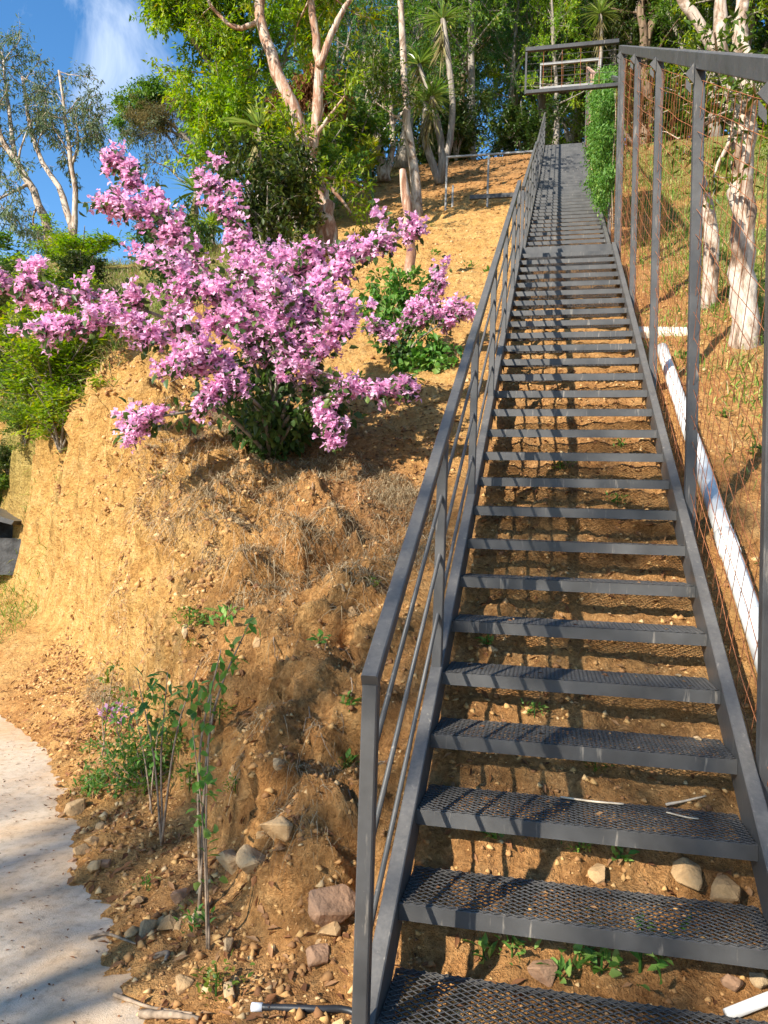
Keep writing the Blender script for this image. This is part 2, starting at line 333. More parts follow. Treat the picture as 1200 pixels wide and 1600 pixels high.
def sdist(P, L):
    """signed distance of points to a polyline walked so that the hill is on its right hand; nearest point parameter"""
    best = np.full(len(P), 1e9); sg = np.zeros(len(P)); seg = np.zeros(len(P), int); tt = np.zeros(len(P))
    for i in range(len(L)-1):
        a, b = L[i, :2], L[i+1, :2]; d = b-a; t = np.clip(((P-a)@d)/(d@d), 0, 1); q = a+t[:, None]*d
        r = P-q; dd = np.hypot(r[:, 0], r[:, 1]); s = -(d[0]*(P[:, 1]-a[1])-d[1]*(P[:, 0]-a[0]))/np.hypot(*d)
        k = dd < best-1e-9; best[k] = dd[k]; sg[k] = np.where(s[k] > 0, 1, -1); seg[k] = i; tt[k] = t[k]
    return best*sg, seg, tt
def smooth(a, b, x): t = np.clip((x-a)/(b-a), 0, 1); return t*t*(3-2*t)
def plane(x, y):
    z = np.interp(y, PY, PZ)
    z = z+np.where(x > .9, .045*(np.minimum(x, 25)-.9), 0)-np.where(x < -.7, .03*(-.7-x), 0)*smooth(0, 2, y)
    cap = np.interp(x, [-60, -12, -7.2, -6.2, -5.4, -4.6], [5.6, 6.3, 6.5, 7.6, 11, 30])
    d = z-cap
    return np.where(d > 0, cap+.10*d, z)
def dense(L):
    out = []
    for a, b in zip(L[:-1], L[1:]):
        n = max(2, int(min(np.hypot(*(b-a)[:2]), 12)/.12)); out += [a+(b-a)*i/n for i in range(n)]
    return np.array(out)
CREST_S, BASE_S = dense(CREST), dense(BASE)
def idw(P, S, v):
    out = np.empty(len(P))
    for i in range(0, len(P), 40000):
        d2 = ((P[i:i+40000, None, :]-S[None])**2).sum(2)+.03; w = d2**-3; out[i:i+40000] = (w@v)/w.sum(1)
    return out
def height(x, y, fine=True):
    x = np.atleast_1d(np.asarray(x, float)); y = np.atleast_1d(np.asarray(y, float)); P = np.stack([x, y], 1)
    db, sb, tb = sdist(P, BASE); dc, s_c, tc = sdist(P, CREST); de, _, _ = sdist(P, EDGE)
    zb = BASE[sb, 2]*(1-tb)+BASE[sb+1, 2]*tb
    cq = CREST[s_c]*(1-tc)[:, None]+CREST[s_c+1]*tc[:, None]
    zc = plane(cq[:, 0], cq[:, 1]); zpl = plane(x, y)
    m = (db > -.02) & (dc < .02)                       # on the face: blend the crest and foot heights smoothly
    if m.any():
        zc[m] = idw(P[m], CREST_S, plane(CREST_S[:, 0], CREST_S[:, 1])); zb[m] = idw(P[m], BASE_S[:, :2], BASE_S[:, 2])
    fr = np.clip(db/np.maximum(db-dc, 1e-4), 0, 1)
    q = np.interp(fr, [0, .06, .22, .40, .64, 1.0], [0, .04, .50, .83, .95, 1.0])
    low = np.clip(.13*de, -.06, .06)+zb*np.clip(1+db/(.35+1.3*zb), 0, 1)
    face = (zb+np.clip(.13*de, -.06, .06))*(1-q)+zc*q
    z = np.where(dc >= 0, zpl, np.where(db <= 0, low, face))
    k = (db > 0) & (dc < 0); z = np.where(k, z+(zpl-z)*smooth(-.30, 0, dc), z)
    if fine: z = z+.05*fbm(np.stack([x*.8, y*.8, x*0+3], 1), 3)*smooth(-.1, .6, db)
    return z
def ground_z(x, y): return float(height(x, y)[0])
def spaced(*segs):
    out = []
    for a, b, n in segs: out.append(np.linspace(a, b, n, endpoint=False))
    return np.concatenate(out+[np.array([segs[-1][1]])])
gx = spaced((-600, -60, 12), (-60, -14, 30), (-14, -6, 76), (-6, -4, 60), (-4, .75, 266), (.75, 3.2, 76), (3.2, 9, 60), (9, 30, 30), (30, 600, 12))
gy = spaced((-600, -20, 10), (-20, -2, 22), (-2, -.7, 30), (-.7, 4.2, 274), (4.2, 8, 116), (8, 15, 100), (15, 27, 84), (27, 60, 30), (60, 600, 12))
X, Y = np.meshgrid(gx, gy); xf, yf = X.ravel(), Y.ravel(); nx, ny = len(gx), len(gy)
zf = height(xf, yf); P2 = np.stack([xf, yf], 1)
G_db, _, _ = sdist(P2, BASE); G_dc, _, _ = sdist(P2, CREST); G_de, _, _ = sdist(P2, EDGE)
Zg = zf.reshape(ny, nx); gzx = np.gradient(Zg, gx, axis=1); gzy = np.gradient(Zg, gy, axis=0)
nrm = unit(np.stack([-gzx.ravel(), -gzy.ravel(), np.ones(nx*ny)], 1))
onface = smooth(0, .3, G_db)*smooth(.25, -.15, G_dc)*smooth(-.45, -.75, xf)
near = smooth(30, 12, np.hypot(xf, yf-3)); hill = smooth(-.05, .4, G_db)
V = np.stack([xf, yf, zf], 1)
vc = V*np.array([1, 1, .28])                                             # rills run down the face
d = np.zeros(len(V))
def add_noise(mask, fn):
    k = mask > .004
    if k.any(): d[k] += mask[k]*fn(V[k], vc[k])
add_noise(near*hill, lambda p, q: .020*fbm(p*3.1, 3)+.012*fbm(p*11, 2)+.007*fbm(p*34+9, 2))
add_noise(near*onface, lambda p, q: .12*fbm(p*1.3+4, 2)+.13*(fbm(q*np.array([1.9, 1.9, 1.3])+12, 2, .5, True)-.4)+.085*fbm(q*np.array([4.4, 4.4, 2.6])+2, 3)+.058*fbm(p*6.0+7, 3, .55, True)-.045+.032*fbm(p*16+3, 2, .6, True)+.012*fbm(p*46+3, 1))
under = smooth(.75, .45, np.abs(xf))*smooth(-.2, .3, yf)
add_noise(under*near, lambda p, q: .030*fbm(p*5+21, 3)+.015*fbm(p*17, 2))
apron = smooth(-.02, .1, G_de)*smooth(.25, -.1, G_db)*near
add_noise(apron, lambda p, q: .020*fbm(p*7+31, 3)+.014*fbm(p*24+5, 2))
add_noise(smooth(-.5, -.05, G_de)*smooth(.3, -.05, G_de)*near, lambda p, q: .034*fbm(p*2.6+8, 4)+.022*fbm(p*9+14, 3))
# terraces cut by feet and water on the upper slope
add_noise(near*smooth(.4, 1.0, G_dc)*smooth(-.8, -1.1, xf), lambda p, q: .06*fbm(np.stack([p[:, 0]*.9, p[:, 1]*3.2, p[:, 0]*0+1], 1), 3)+.022*fbm(p*8+40, 2))
V = V+nrm*d[:, None]
idx = np.arange(nx*ny).reshape(ny, nx)
T = np.stack([idx[:-1, :-1].ravel(), idx[:-1, 1:].ravel(), idx[1:, 1:].ravel(), idx[1:, :-1].ravel()], 1)
me = tri_mesh('ground', V, T, M['soil'], smooth=True)
litter = np.clip(smooth(14.5, 19, yf)*.8+smooth(.45, .0, fbm(np.stack([xf*1.3, yf*1.3, xf*0], 1), 3)+.25)*.30*hill*smooth(.8, .2, G_dc)
                 + .75*smooth(-.5, .2, G_dc)*smooth(1.6, .5, G_dc)*smooth(-.9, -1.3, xf)*smooth(-3.6, -2.6, xf)+.55*apron*smooth(3, 1, yf)+.5*under*smooth(6, 3, yf), 0, 1)
green = np.clip(smooth(.9, 2.2, xf)*smooth(3.5, 7.5, yf)*.85+smooth(-4.3, -5.3, xf+.4*fbm(np.stack([xf, yf, xf*0+5], 1), 2))*smooth(3.8, 5.4, yf)*smooth(-.1, .35, G_db)*.85+smooth(20, 40, np.hypot(xf, yf)), 0, 1)
green *= np.clip(.75+.9*fbm(np.stack([xf*1.1, yf*1.1, xf*0+9], 1), 3), 0, 1)
ca = me.color_attributes.new('cover', 'FLOAT_COLOR', 'POINT')
ca.data.foreach_set('color', np.stack([litter, green, (1-green)*np.clip(smooth(-1.5, -2.7, xf+.5*fbm(np.stack([xf, yf, xf*0], 1), 2))*smooth(.9, -.1, G_dc)*smooth(-.6, .1, G_db)*.85+.6*smooth(.4, 1.2, G_dc)*smooth(-.6, -.9, xf)*smooth(17, 12, yf), 0, 1), xf*0+1], 1).astype(np.float32).ravel())
ground = tag(obj('ground', me), 'ochre hillside soil cut into a steep bank beside the road', None, None, 'structure')
_near_tree = None
from mathutils.bvhtree import BVHTree
_sel = (xf > -14) & (xf < 9) & (yf > -3) & (yf < 28); _map = -np.ones(nx*ny, int); _map[_sel] = np.arange(_sel.sum())
_ft = _map[T]; _ft = _ft[(_ft >= 0).all(1)]
BVH = BVHTree.FromPolygons(V[_sel].tolist(), _ft.tolist())
def drop(x, y):
    """ground point and normal straight below"""
    h = BVH.ray_cast(Vector((x, y, 60)), Vector((0, 0, -1)))
    return (np.array(h[0]), np.array(h[1])) if h[0] is not None else (np.array([x, y, ground_z(x, y)]), np.array([0, 0, 1.0]))
def hit(px, py):
    """ground point seen at a pixel of the photograph"""
    dv = at(px, py, 1)-CAM; h = BVH.ray_cast(Vector(CAM), Vector(dv).normalized())
    return (np.array(h[0]), np.array(h[1])) if h[0] is not None else (None, None)

# road: a concrete sheet whose edge disappears under the soil
mb = MB(); e2 = np.array([(-.6, -14), (-.75, -3), (-1.05, -.2), (-1.42, .35), (-1.9, .95), (-2.4, 1.55), (-3.1, 2.75), (-4.2, 3.75), (-7, 5.2), (-14, 7)])
left = e2+np.array([-4.6, -1.6]); k = len(e2); cols = 8; VV = []
for j in range(cols+1): VV += [tuple((a*(1-j/cols)+b*j/cols))+(0.0,) for a, b in zip(e2, left)]
mb.add(VV, [(j*k+i, j*k+i+1, (j+1)*k+i+1, (j+1)*k+i) for j in range(cols) for i in range(k-1)])
tag(mb.build('road', M['concrete']), 'pale dusty concrete road at the foot of the bank', None, None, 'structure')

# ------------------------------------------------------------------ staircase
stair = empty('staircase', (0, 0, 0), 'dark grey steel staircase climbing the ochre hillside', 'staircase')
HW = .55
def tread_frame(w=HW*2, depth=.285):
    mb = MB(); x = w/2
    mb.bar((-x, .003, -.025), (x, .003, -.025), .006, .05)             # front plate
    mb.bar((-x, .016, -.003), (x, .016, -.003), .020, .006)            # lip under the mesh
    mb.bar((-x, depth-.012, -.004), (x, depth-.012, -.004), .022, .005)
    for s in (-1, 1):
        mb.bar((s*(x-.003), .008, -.026), (s*(x-.003), depth-.008, -.026), .005, .042)
        mb.bar((s*(x-.022), .04, -.0075), (s*(x-.022), depth-.04, -.0075), .032, .005)
    return mb
def expanded_mesh(w, depth, lw=.034, sw=.025, t=.0032, th=.0026):
    """diamond lattice of flat strands, each strand a small prism"""
    nxd, nyd = int(round(w/lw)), int(round(depth/sw)); lw = w/nxd; sw = depth/nyd
    A = []; B = []
    for j in range(nyd):
        for i in range(nxd):
            x0, y0 = -w/2+i*lw, j*sw
            c = [(x0, y0+sw/2), (x0+lw/2, y0), (x0+lw, y0+sw/2), (x0+lw/2, y0+sw)]
            for a in range(4): A.append(c[a]); B.append(c[(a+1) % 4])
    A = np.array(A); B = np.array(B); d = unit(B-A); n = np.stack([-d[:, 1], d[:, 0]], 1)*t/2
    up = np.stack([np.zeros(len(A)), np.zeros(len(A))], 1)
    zt, zb_ = th+.001, .0008; tilt = .0012
    def p3(q, z): return np.concatenate([q, np.full((len(q), 1), z)], 1)
    Vv = np.stack([p3(A-n, zb_), p3(A+n, zb_+tilt), p3(A+n, zt+tilt), p3(A-n, zt), p3(B-n, zb_), p3(B+n, zb_+tilt), p3(B+n, zt+tilt), p3(B-n, zt)], 1).reshape(-1, 3)
    o = (np.arange(len(A))*8)[:, None, None]
    F = (np.array([[0, 1, 5, 4], [1, 2, 6, 5], [2, 3, 7, 6], [3, 0, 4, 7]])[None]+o).reshape(-1, 4)
    return tri_mesh('tread_mesh', Vv, F, M['steel_dark'])
fr_me = tread_frame().mesh('tread', M['steel']); ex_me = expanded_mesh(HW*2-.008, .275)
def add_tread(y, z, parent):
    t_ = obj('tread', fr_me, parent, (0, y, z)); o = obj('tread_mesh', ex_me, t_, (0, .005, .0)); o['kind'] = 'stuff'
    return t_
for k in range(-1, 26): add_tread(k*RUN, Z0+k*RISE, stair)
for j in range(1, 18): add_tread(F2Y+(j-1)*F2R, L1Z+j*F2U, stair)
for j in range(1, F3N): add_tread(F3Y+(j-1)*F3R, L2Z+j*F3U, stair)
def landing(y, z, depth, fh):
    mb = MB(); mb.bar((-HW, y+.003, z-fh/2), (HW, y+.003, z-fh/2), .006, fh)
    mb.bar((-HW, y+depth, z-.04), (HW, y+depth, z-.04), .006, .08)
    for s in (-1, 1): mb.bar((s*(HW-.003), y+.008, z-.05), (s*(HW-.003), y+depth-.006, z-.05), .006, .10)
    for q in (.33, .66): mb.bar((-HW+.01, y+depth*q, z-.03), (HW-.01, y+depth*q, z-.03), .04, .05)
    ld = mb.build('landing', M['steel'], stair); o = obj('tread_mesh', expanded_mesh(HW*2-.008, depth-.02), ld, (0, y+.01, z+.0)); o['kind'] = 'stuff'
landing(L1Y, L1Z, F2Y-L1Y-.01, .15); landing(L2Y, L2Z, F3Y-L2Y-.01, .12); landing(TOPY, TOPZ, 2.2, .12)
def stringer(x, a, b, up=.012):
    """channel with its web to the treads, a above nosing line"""
    mb = MB(); (y0, z0), (y1, z1) = a, b; s = np.sign(x)
    mb.bar((x, y0, z0-.06), (x, y1, z1-.06), .05, .155, bev=.004)
    return mb.build('stringer', M['steel'], stair)
for s in (-1, 1):
    x = s*(HW+.026)
    stringer(x, (-.33, Z0-.33*RISE/RUN), (L1Y+.02, L1Z+.01)); stringer(x, (F2Y-.34, L1Z+F2U-.34*F2U/F2R), (L2Y+.02, L2Z+.01))
    stringer(x, (F3Y-.32, L2Z+F3U-.32*F3U/F3R), (TOPY+.02, TOPZ+.01))
    mb = MB(); mb.bar((x, L1Y+.03, L1Z-.07), (x, F2Y-.22, L1Z-.07), .05, .14, bev=.004); mb.build('stringer', M['steel'], stair)
    mb = MB(); mb.bar((x, TOPY+.03, TOPZ-.07), (x, TOPY+2.2, TOPZ-.07), .05, .14, bev=.004); mb.build('stringer', M['steel'], stair)
XR = -(HW+.026)
def handrail(y0, y1, zf, posts, foot=None, h=1.0, first_h=None):
    """square posts, a flat square top rail and three round bars, following the nosing line zf(y)"""
    r = empty('handrail', (XR, y0, zf(y0))); r.parent = stair; r.empty_display_size = .05
    off = np.array([XR, y0, zf(y0)])
    def b(mb, name, smooth=False): return mb.build(name, M['steel'], r, smooth, origin=off)
    mb = MB(); mb.bar((XR, y0-.022, zf(y0)+h-.022*(zf(y0+1)-zf(y0))), (XR, y1, zf(y1)+h), .045, .042, bev=.004); b(mb, 'top_rail')
    for i, y in enumerate(posts):
        zb = zf(y)+.012 if not (i == 0 and foot is not None) else foot
        mb = MB(); mb.bar((XR, y, zb), (XR, y, zf(y)+h-.024), .042, .042, up=(0, 1, 0), bev=.004); b(mb, 'post')
    for q in (.25, .5, .75):
        mb = MB(); mb.tube([(XR, y0, zf(y0)+h*q), (XR, y1, zf(y1)+h*q)], .0085, 8); b(mb, 'bar', True)
zf1 = lambda y: Z0+y*RISE/RUN
handrail(-.375, 6.95, zf1, [-.375, .90, 2.17, 3.44, 4.71, 5.98, 6.93], foot=0.0)
zf2 = lambda y: L1Z+F2U+(y-F2Y)*F2U/F2R
handrail(7.95, L2Y+.0, zf2, [7.97, 9.2, 10.4, 11.6, 12.7, L2Y-.02], h=.98)
zf3 = lambda y: L2Z+F3U+(y-F3Y)*F3U/F3R
handrail(L2Y+.22, TOPY+.2, zf3, [L2Y+.24, 15.1, 16.4, 17.7, 19.0, 20.3, TOPY+.15], h=.98)

# platform railing that runs off to the side of the second landing
pr = empty('platform_railing', (-1.5, L2Y+.1, L2Z), 'plain pale grey two-post railing crossing the soil slope left of the upper landing', 'railing')
yy, xa, xb = L2Y+.12, XR-.06, -2.42
def prb(mb, n): return mb.build(n, M['steel_light'], pr, origin=(-1.5, L2Y+.1, L2Z))
mb = MB(); mb.bar((xa, yy, L2Z+.86), (xb-.02, yy, L2Z+.86), .04, .04, bev=.004); prb(mb, 'top_rail')
mb = MB(); mb.bar((xa, yy, L2Z-.02), (xb+.5, yy, L2Z-.02), .05, .09, bev=.004); mb.build('bottom_beam', M['steel_dark'], pr, origin=(-1.5, L2Y+.1, L2Z))
for x in (xb, -1.55): mb = MB(); mb.bar((x, yy, L2Z-.35), (x, yy, L2Z+.838), .04, .04, up=(0, 1, 0), bev=.004); prb(mb, 'post')
mb = MB(); mb.bar((xb+.13, yy+.10, L2Z-.35), (xb+.13, yy+.10, L2Z+.30), .04, .04, up=(0, 1, 0), bev=.004); prb(mb, 'short_post')

# ------------------------------------------------------------------ mesh fence on the right
fence = empty('mesh_fence', (.64, 0, 0), 'tall fence of grey posts and rusty wire mesh along the right of the stairs', 'fence')
XF = .636; FO = np.array([.64, 0, 0])
def fb(mb, n, m='steel', par=None, smooth=False): return mb.build(n, M[m], par or fence, smooth, origin=FO)
FH = 2.47
def fence_post(y, zl, h=FH, m='steel', w=.058, lug=True):
    mb = MB(); z1 = zl(y)+h-.03
    mb.bar((XF, y, zl(y)-.25), (XF, y, z1), w, w, up=(0, 1, 0), bev=.004); p_ = fb(mb, 'post', m)
    if lug:
        mb = MB(); xx = XF-w/2; yq = y-w/2-.006                       # a three-cornered lug and a square plate below it
        pr_ = [(xx-.004, z1+.005), (xx-.052, z1-.055), (xx-.004, z1-.115)]
        mb.add([(a, yq, c) for a, c in pr_]+[(a, yq+.006, c) for a, c in pr_], [(0, 1, 2), (5, 4, 3), (0, 3, 4, 1), (1, 4, 5, 2), (2, 5, 3, 0)])
        pr_ = [(xx-.046, z1-.075), (xx-.018, z1-.115), (xx-.018, z1-.165), (xx-.046, z1-.13)]
        mb.add([(a, yq+.008, c) for a, c in pr_]+[(a, yq+.013, c) for a, c in pr_], [(0, 1, 2, 3), (7, 6, 5, 4), (0, 4, 5, 1), (1, 5, 6, 2), (2, 6, 7, 3), (3, 7, 4, 0)])
        fb(mb, 'lug', m, p_)
def wires(ya, yb, zl, sl, h0=-.10, h1=2.36, p1=.14, p2=.095, m='rust', sag=.0):
    """mesh sheet hung along the slope: one set of wires along it, one square to it"""
    mb = MB(); c = 1/math.hypot(1, sl)
    n = int((h1-h0)/p1)
    for i in range(n+1):
        h = h0+(h1-h0)*i/n; pts = [(XF+.008*math.sin(i*1.7+q*2.1), ya+(yb-ya)*q/5, zl(ya+(yb-ya)*q/5)+h+.005*math.sin(i*3.1+q*1.3)) for q in range(6)]
        mb.tube(pts, .0018, 4, False)
    L = (yb-ya)/c; s = -.0
    # direction square to the slope: (-sl, 1)*c in (y, z); walk along foot points and clip to the sheet
    step = p2/c; y = ya-(h1-h0)*2
    while y < yb+(h1-h0)*2:
        # line: Y = y - sl*u, height over slope h = h0 + u*(1+sl*sl)
        u0, u1 = 0.0, (h1-h0)/(1+sl*sl)
        lo, hi_ = (y-yb)/sl, (y-ya)/sl
        a, b = max(u0, lo), min(u1, hi_)
        if b-a > .03:
            q = [(XF+.004+.008*math.sin(y*9), y-sl*u_+.012*math.sin(y*23+u_*4), zl(y)+h0+u_) for u_ in (a, a*.67+b*.33, a*.33+b*.67, b)]
            mb.tube(q, .0016, 4, False)
        y += step*c*c*1.0 if False else p2/c
    fb(mb, 'wire_panel', m)
s1 = RISE/RUN; s2 = F2U/F2R; s3 = F3U/F3R
py1 = [-1.05, .56, 2.20, 4.0, 5.8, 7.72, 8.10]
for i, y in enumerate(py1): fence_post(y, zf1, lug=i < 6)
for a, b in zip(py1[:-2], py1[1:-1]): wires(a+.03, b-.03, zf1, s1)
mb = MB(); mb.bar((XF, -1.6, zf1(-1.6)+FH+.01), (XF, 8.15, zf1(8.15)+FH+.01), .055, .085, bev=.005); fb(mb, 'top_rail')
py2 = [9.6, 11.0, 12.4, L2Y+.15]
for y in py2: fence_post(y, zf2, 2.62 if y > 13 else 2.3, 'steel_light' if y > 13 else 'steel', .05, False)
for a, b in zip([8.2]+py2[:-1], py2): wires(a+.03, b-.03, zf2, s2, -.1, 2.2)
mb = MB(); mb.bar((XF, 8.2, zf2(8.2)+2.3), (XF, L2Y+.15, zf2(L2Y+.15)+2.3), .05, .06, bev=.004); fb(mb, 'top_rail')
py3 = [15.0, 16.4, 17.9, 19.6, 21.3]
for i, y in enumerate(py3): fence_post(y, zf3, 2.3, 'rust_pale' if i < 3 else 'steel', .05, False)
for a, b in zip([L2Y+.2]+py3[:-1], py3): wires(a+.03, b-.03, zf3, s3, -.1, 2.2)
mb = MB(); mb.bar((XF, L2Y+.2, zf3(L2Y+.2)+2.3), (XF, 21.3, zf3(21.3)+2.3), .05, .06, bev=.004); fb(mb, 'top_rail', 'rust_pale')

def overhead(y, zt, x0, x1, h, label, m):
    o = empty('overhead_frame', (x1, y, zt), label, 'frame', 'overhead frames over the stairs'); org = (x1, y, zt)
    def b(mb, n, mm=m): return mb.build(n, M[mm], o, origin=org)
    mb = MB(); mb.bar((x0, y, zt), (x1, y, zt), .05, .055, bev=.004); b(mb, 'top_bar')
    mb = MB(); mb.bar((x0+.02, y, zt-h), (x1, y, zt-h), .05, .05, bev=.004); b(mb, 'bottom_bar')
    mb = MB(); mb.bar((x0+.012, y, zt-h-.02), (x0+.012, y, zt-.028), .024, .024, up=(0, 1, 0)); b(mb, 'side_bar')
    for q in range(1, 6):
        mb = MB(); mb.tube([(x0+.02, y, zt-h*q/6), (x1, y, zt-h*q/6-.01)], .003, 5, False); b(mb, 'wire', 'steel')
    for q in range(1, 5):
        mb = MB(); mb.tube([(x0+(x1-x0)*q/5, y+.004, zt-.02), (x0+(x1-x0)*q/5, y+.004, zt-h+.02)], .003, 5, False); b(mb, 'wire', 'rust')
overhead(8.10, 8.055, -.60, XF-.03, .58, 'dark steel frame with thin wires held over the first landing', 'steel_dark')
overhead(L2Y+.15, zf2(L2Y+.15)+2.58, -.55, XF-.03, .50, 'pale steel frame with thin wires held over the second landing', 'steel_light')

# ------------------------------------------------------------------ vegetation helpers
def rnd_dir(n): return unit(RNG.normal(size=(n, 3)))
def leaf_geo(P, D, L, W, rnd, fold=.22, roll=None, detail=1):
    """leaf blades: P bases, D directions, L lengths, W widths. detail 1: two triangles folded at the midrib; 2: four, drooping tip"""
    n = len(P); D = unit(D); up = np.tile([0, 0, 1.0], (n, 1))+RNG.normal(scale=.45, size=(n, 3))
    S = unit(np.cross(D, up)); Nn = np.cross(S, D); L = np.broadcast_to(L, (n,))[:, None]; W = np.broadcast_to(W, (n,))[:, None]
    if detail == 1:
        m = P+D*L*.45
        V = np.stack([P, m+S*W/2+Nn*W*fold, P+D*L-Nn*L*.06, m-S*W/2+Nn*W*fold], 1).reshape(-1, 3)
        o = (np.arange(n)*4)[:, None, None]; T = (np.array([[0, 1, 2], [0, 2, 3]])[None]+o).reshape(-1, 3); k = 2
    else:
        m1 = P+D*L*.34; m2 = P+D*L*.70-Nn*L*.07
        V = np.stack([P, m1+S*W/2+Nn*W*fold, m1-S*W/2+Nn*W*fold, m2+S*W*.36+Nn*W*fold*.6, m2-S*W*.36+Nn*W*fold*.6, P+D*L-Nn*L*.22, m1], 1).reshape(-1, 3)
        o = (np.arange(n)*7)[:, None, None]; T = (np.array([[0, 1, 6], [0, 6, 2], [6, 1, 3], [6, 3, 5], [6, 5, 4], [6, 4, 2]])[None]+o).reshape(-1, 3); k = 6
    return V, T, np.repeat(rnd, k)
def strips(P, D, L, W, rnd, droop=.3, segs=3):
    """sword leaves and grass blades: tapering strips that bend over"""
    n = len(P); D = unit(D); up = np.array([0, 0, 1.0]); S = unit(np.cross(D, up+RNG.normal(scale=.3, size=(n, 3)))); L = np.broadcast_to(L, (n,))[:, None]; W = np.broadcast_to(W, (n,))[:, None]
    rows = []
    for i in range(segs+1):
        t = i/segs; c = P+D*L*t-up*L*droop*t*t; w = W*(1-t)**.7*.5*(1 if i else .7)
        rows += [c-S*w, c+S*w] if i < segs else [c]
    V = np.stack(rows, 1).reshape(-1, 3); k = 2*segs+1; o = (np.arange(n)*k)[:, None, None]; F = []
    for i in range(segs-1): F += [[2*i, 2*i+1, 2*i+3], [2*i, 2*i+3, 2*i+2]]
    F += [[2*segs-2, 2*segs-1, 2*segs]]
    return V, (np.array(F)[None]+o).reshape(-1, 3), np.repeat(rnd, len(F))
def join(parts):
    Vs, Ts, Rs, n = [], [], [], 0
    for V, T, R in parts: Vs.append(V); Ts.append(T+n); Rs.append(R); n += len(V)
    return np.concatenate(Vs), np.concatenate(Ts), np.concatenate(Rs)
def spline(pts, n=14):
    p = np.asarray(pts, float)
    if len(p) == 2: return np.linspace(p[0], p[1], n)
    q = np.concatenate([[2*p[0]-p[1]], p, [2*p[-1]-p[-2]]]); out = []; m = len(p)-1
    for u in np.linspace(0, m-1e-6, n):
        i = int(u); t = u-i; a, b, c, d = q[i:i+4]
        out.append(.5*((2*b)+(c-a)*t+(2*a-5*b+4*c-d)*t*t+(3*b-a-3*c+d)*t**3))
    return np.array(out)
def grow(mb, limbs, n2, l2, n3, l3, t0=.35, up=.25, spread=1.0, r2=.3, droop=0.0, n4=0, l4=.3, thin=.006):
    """side branches on limbs, twigs on branches; returns twig starts and ends for the leaves"""
    A, B = [], []
    for pts, ra, rb in limbs:
        n = len(pts)
        for _ in range(n2):
            t = t0+(1-t0)*random.random()**.8; i = min(int(t*(n-1)), n-2); f = t*(n-1)-i; s = pts[i]*(1-f)+pts[i+1]*f
            tan = unit(pts[i+1]-pts[i]); dv = unit(tan*.35+rnd_dir(1)[0]*spread+np.array([0, 0, up]))
            ln = l2*random.uniform(.55, 1.25)*(1.15-.45*t); r = (ra*(1-t)+rb*t)*r2
            q = [s]; dd = dv
            for _k in range(4): dd = unit(dd+rnd_dir(1)[0]*.28+np.array([0, 0, .06-droop*.3])); q.append(q[-1]+dd*ln/4)
            q = np.array(q); mb.tube(q, np.linspace(max(r, thin*1.3), thin, 5), 5, False)
            for _j in range(n3):
                u = .25+.75*random.random(); i2 = min(int(u*4), 3); s2 = q[i2]+(q[i2+1]-q[i2])*(u*4-i2)
                d3 = unit(unit(q[i2+1]-q[i2])*.5+rnd_dir(1)[0]*.9+np.array([0, 0, .1-droop])); e2 = s2+d3*l3*random.uniform(.5, 1.2)
                mb.tube([s2, (s2+e2)/2+rnd_dir(1)[0]*l3*.05, e2], [thin*.8, thin*.6, thin*.35], 3, False); A.append(s2); B.append(e2)
            A.append(q[2]); B.append(q[4])
    return np.array(A), np.array(B)
def twig_leaves(A, B, m, L, W, jit=.05, droop=.25, fold=.22, detail=1, tmin=.15, along=.45):
    n = len(A)*m; k = np.repeat(np.arange(len(A)), m); t = tmin+(1.05-tmin)*RNG.random(n)
    P = A[k]+(B-A)[k]*t[:, None]+RNG.normal(scale=jit, size=(n, 3)); D = unit((B-A)[k])*along+rnd_dir(n)*.8+np.array([0, 0, -droop])
    tw = RNG.random(len(A))[k]
    return leaf_geo(P, D, L*RNG.uniform(.6, 1.25, n), W*RNG.uniform(.7, 1.2, n), np.clip(.55*RNG.random(n)+.45*tw, 0, 1), fold, None, detail)
def make_tree(name, label, cat, base, limbs, bark, leaf, n2, l2, n3, l3, m, L, W, group=None, t0=.35, up=.25, spread=1.0, droop=.25, bdroop=0.0, jit=.05, rough=.08, thin=.006, along=.45):
    """limbs: (points in world space, radius at start, at end)"""
    base = np.asarray(base, float); root = empty(name, base, label, cat, group); lim = []
    mb = MB()
    for pts, ra, rb in limbs:
        p = spline(pts, 16)-base; p[1:-1] += RNG.normal(scale=ra*.12, size=p[1:-1].shape)
        fl_ = 1+(.55*np.exp(-np.linspace(0, 1, len(p))*9) if len(lim) == 0 else 0); mb.tube(p, np.linspace(ra, rb, len(p))*fl_*(1+RNG.uniform(-.08, .08, len(p))), 12, True, rough); lim.append((p, ra, rb))
    mb.build('trunk', M[bark], root, True)
    mb = MB(); A, B = grow(mb, lim, n2, l2, n3, l3, t0, up, spread, .4, bdroop, thin=thin); mb.build('branches', M[bark], root, True)['kind'] = 'stuff'
    V, T, R = twig_leaves(A, B, m, L, W, jit, droop, along=along); obj('crown', tri_mesh('crown', V, T, M[leaf], R), root)
    return root
def instance(root, loc, rz, sc, label, group=None, tilt=(0, 0)):
    o = copy_tree(root); o.location = tuple(loc); o.rotation_euler = (tilt[0], tilt[1], rz); o.scale = (sc[0], sc[0], sc[1]) if isinstance(sc, tuple) else (sc,)*3
    o['label'] = label
    if group: o['group'] = group
    return o

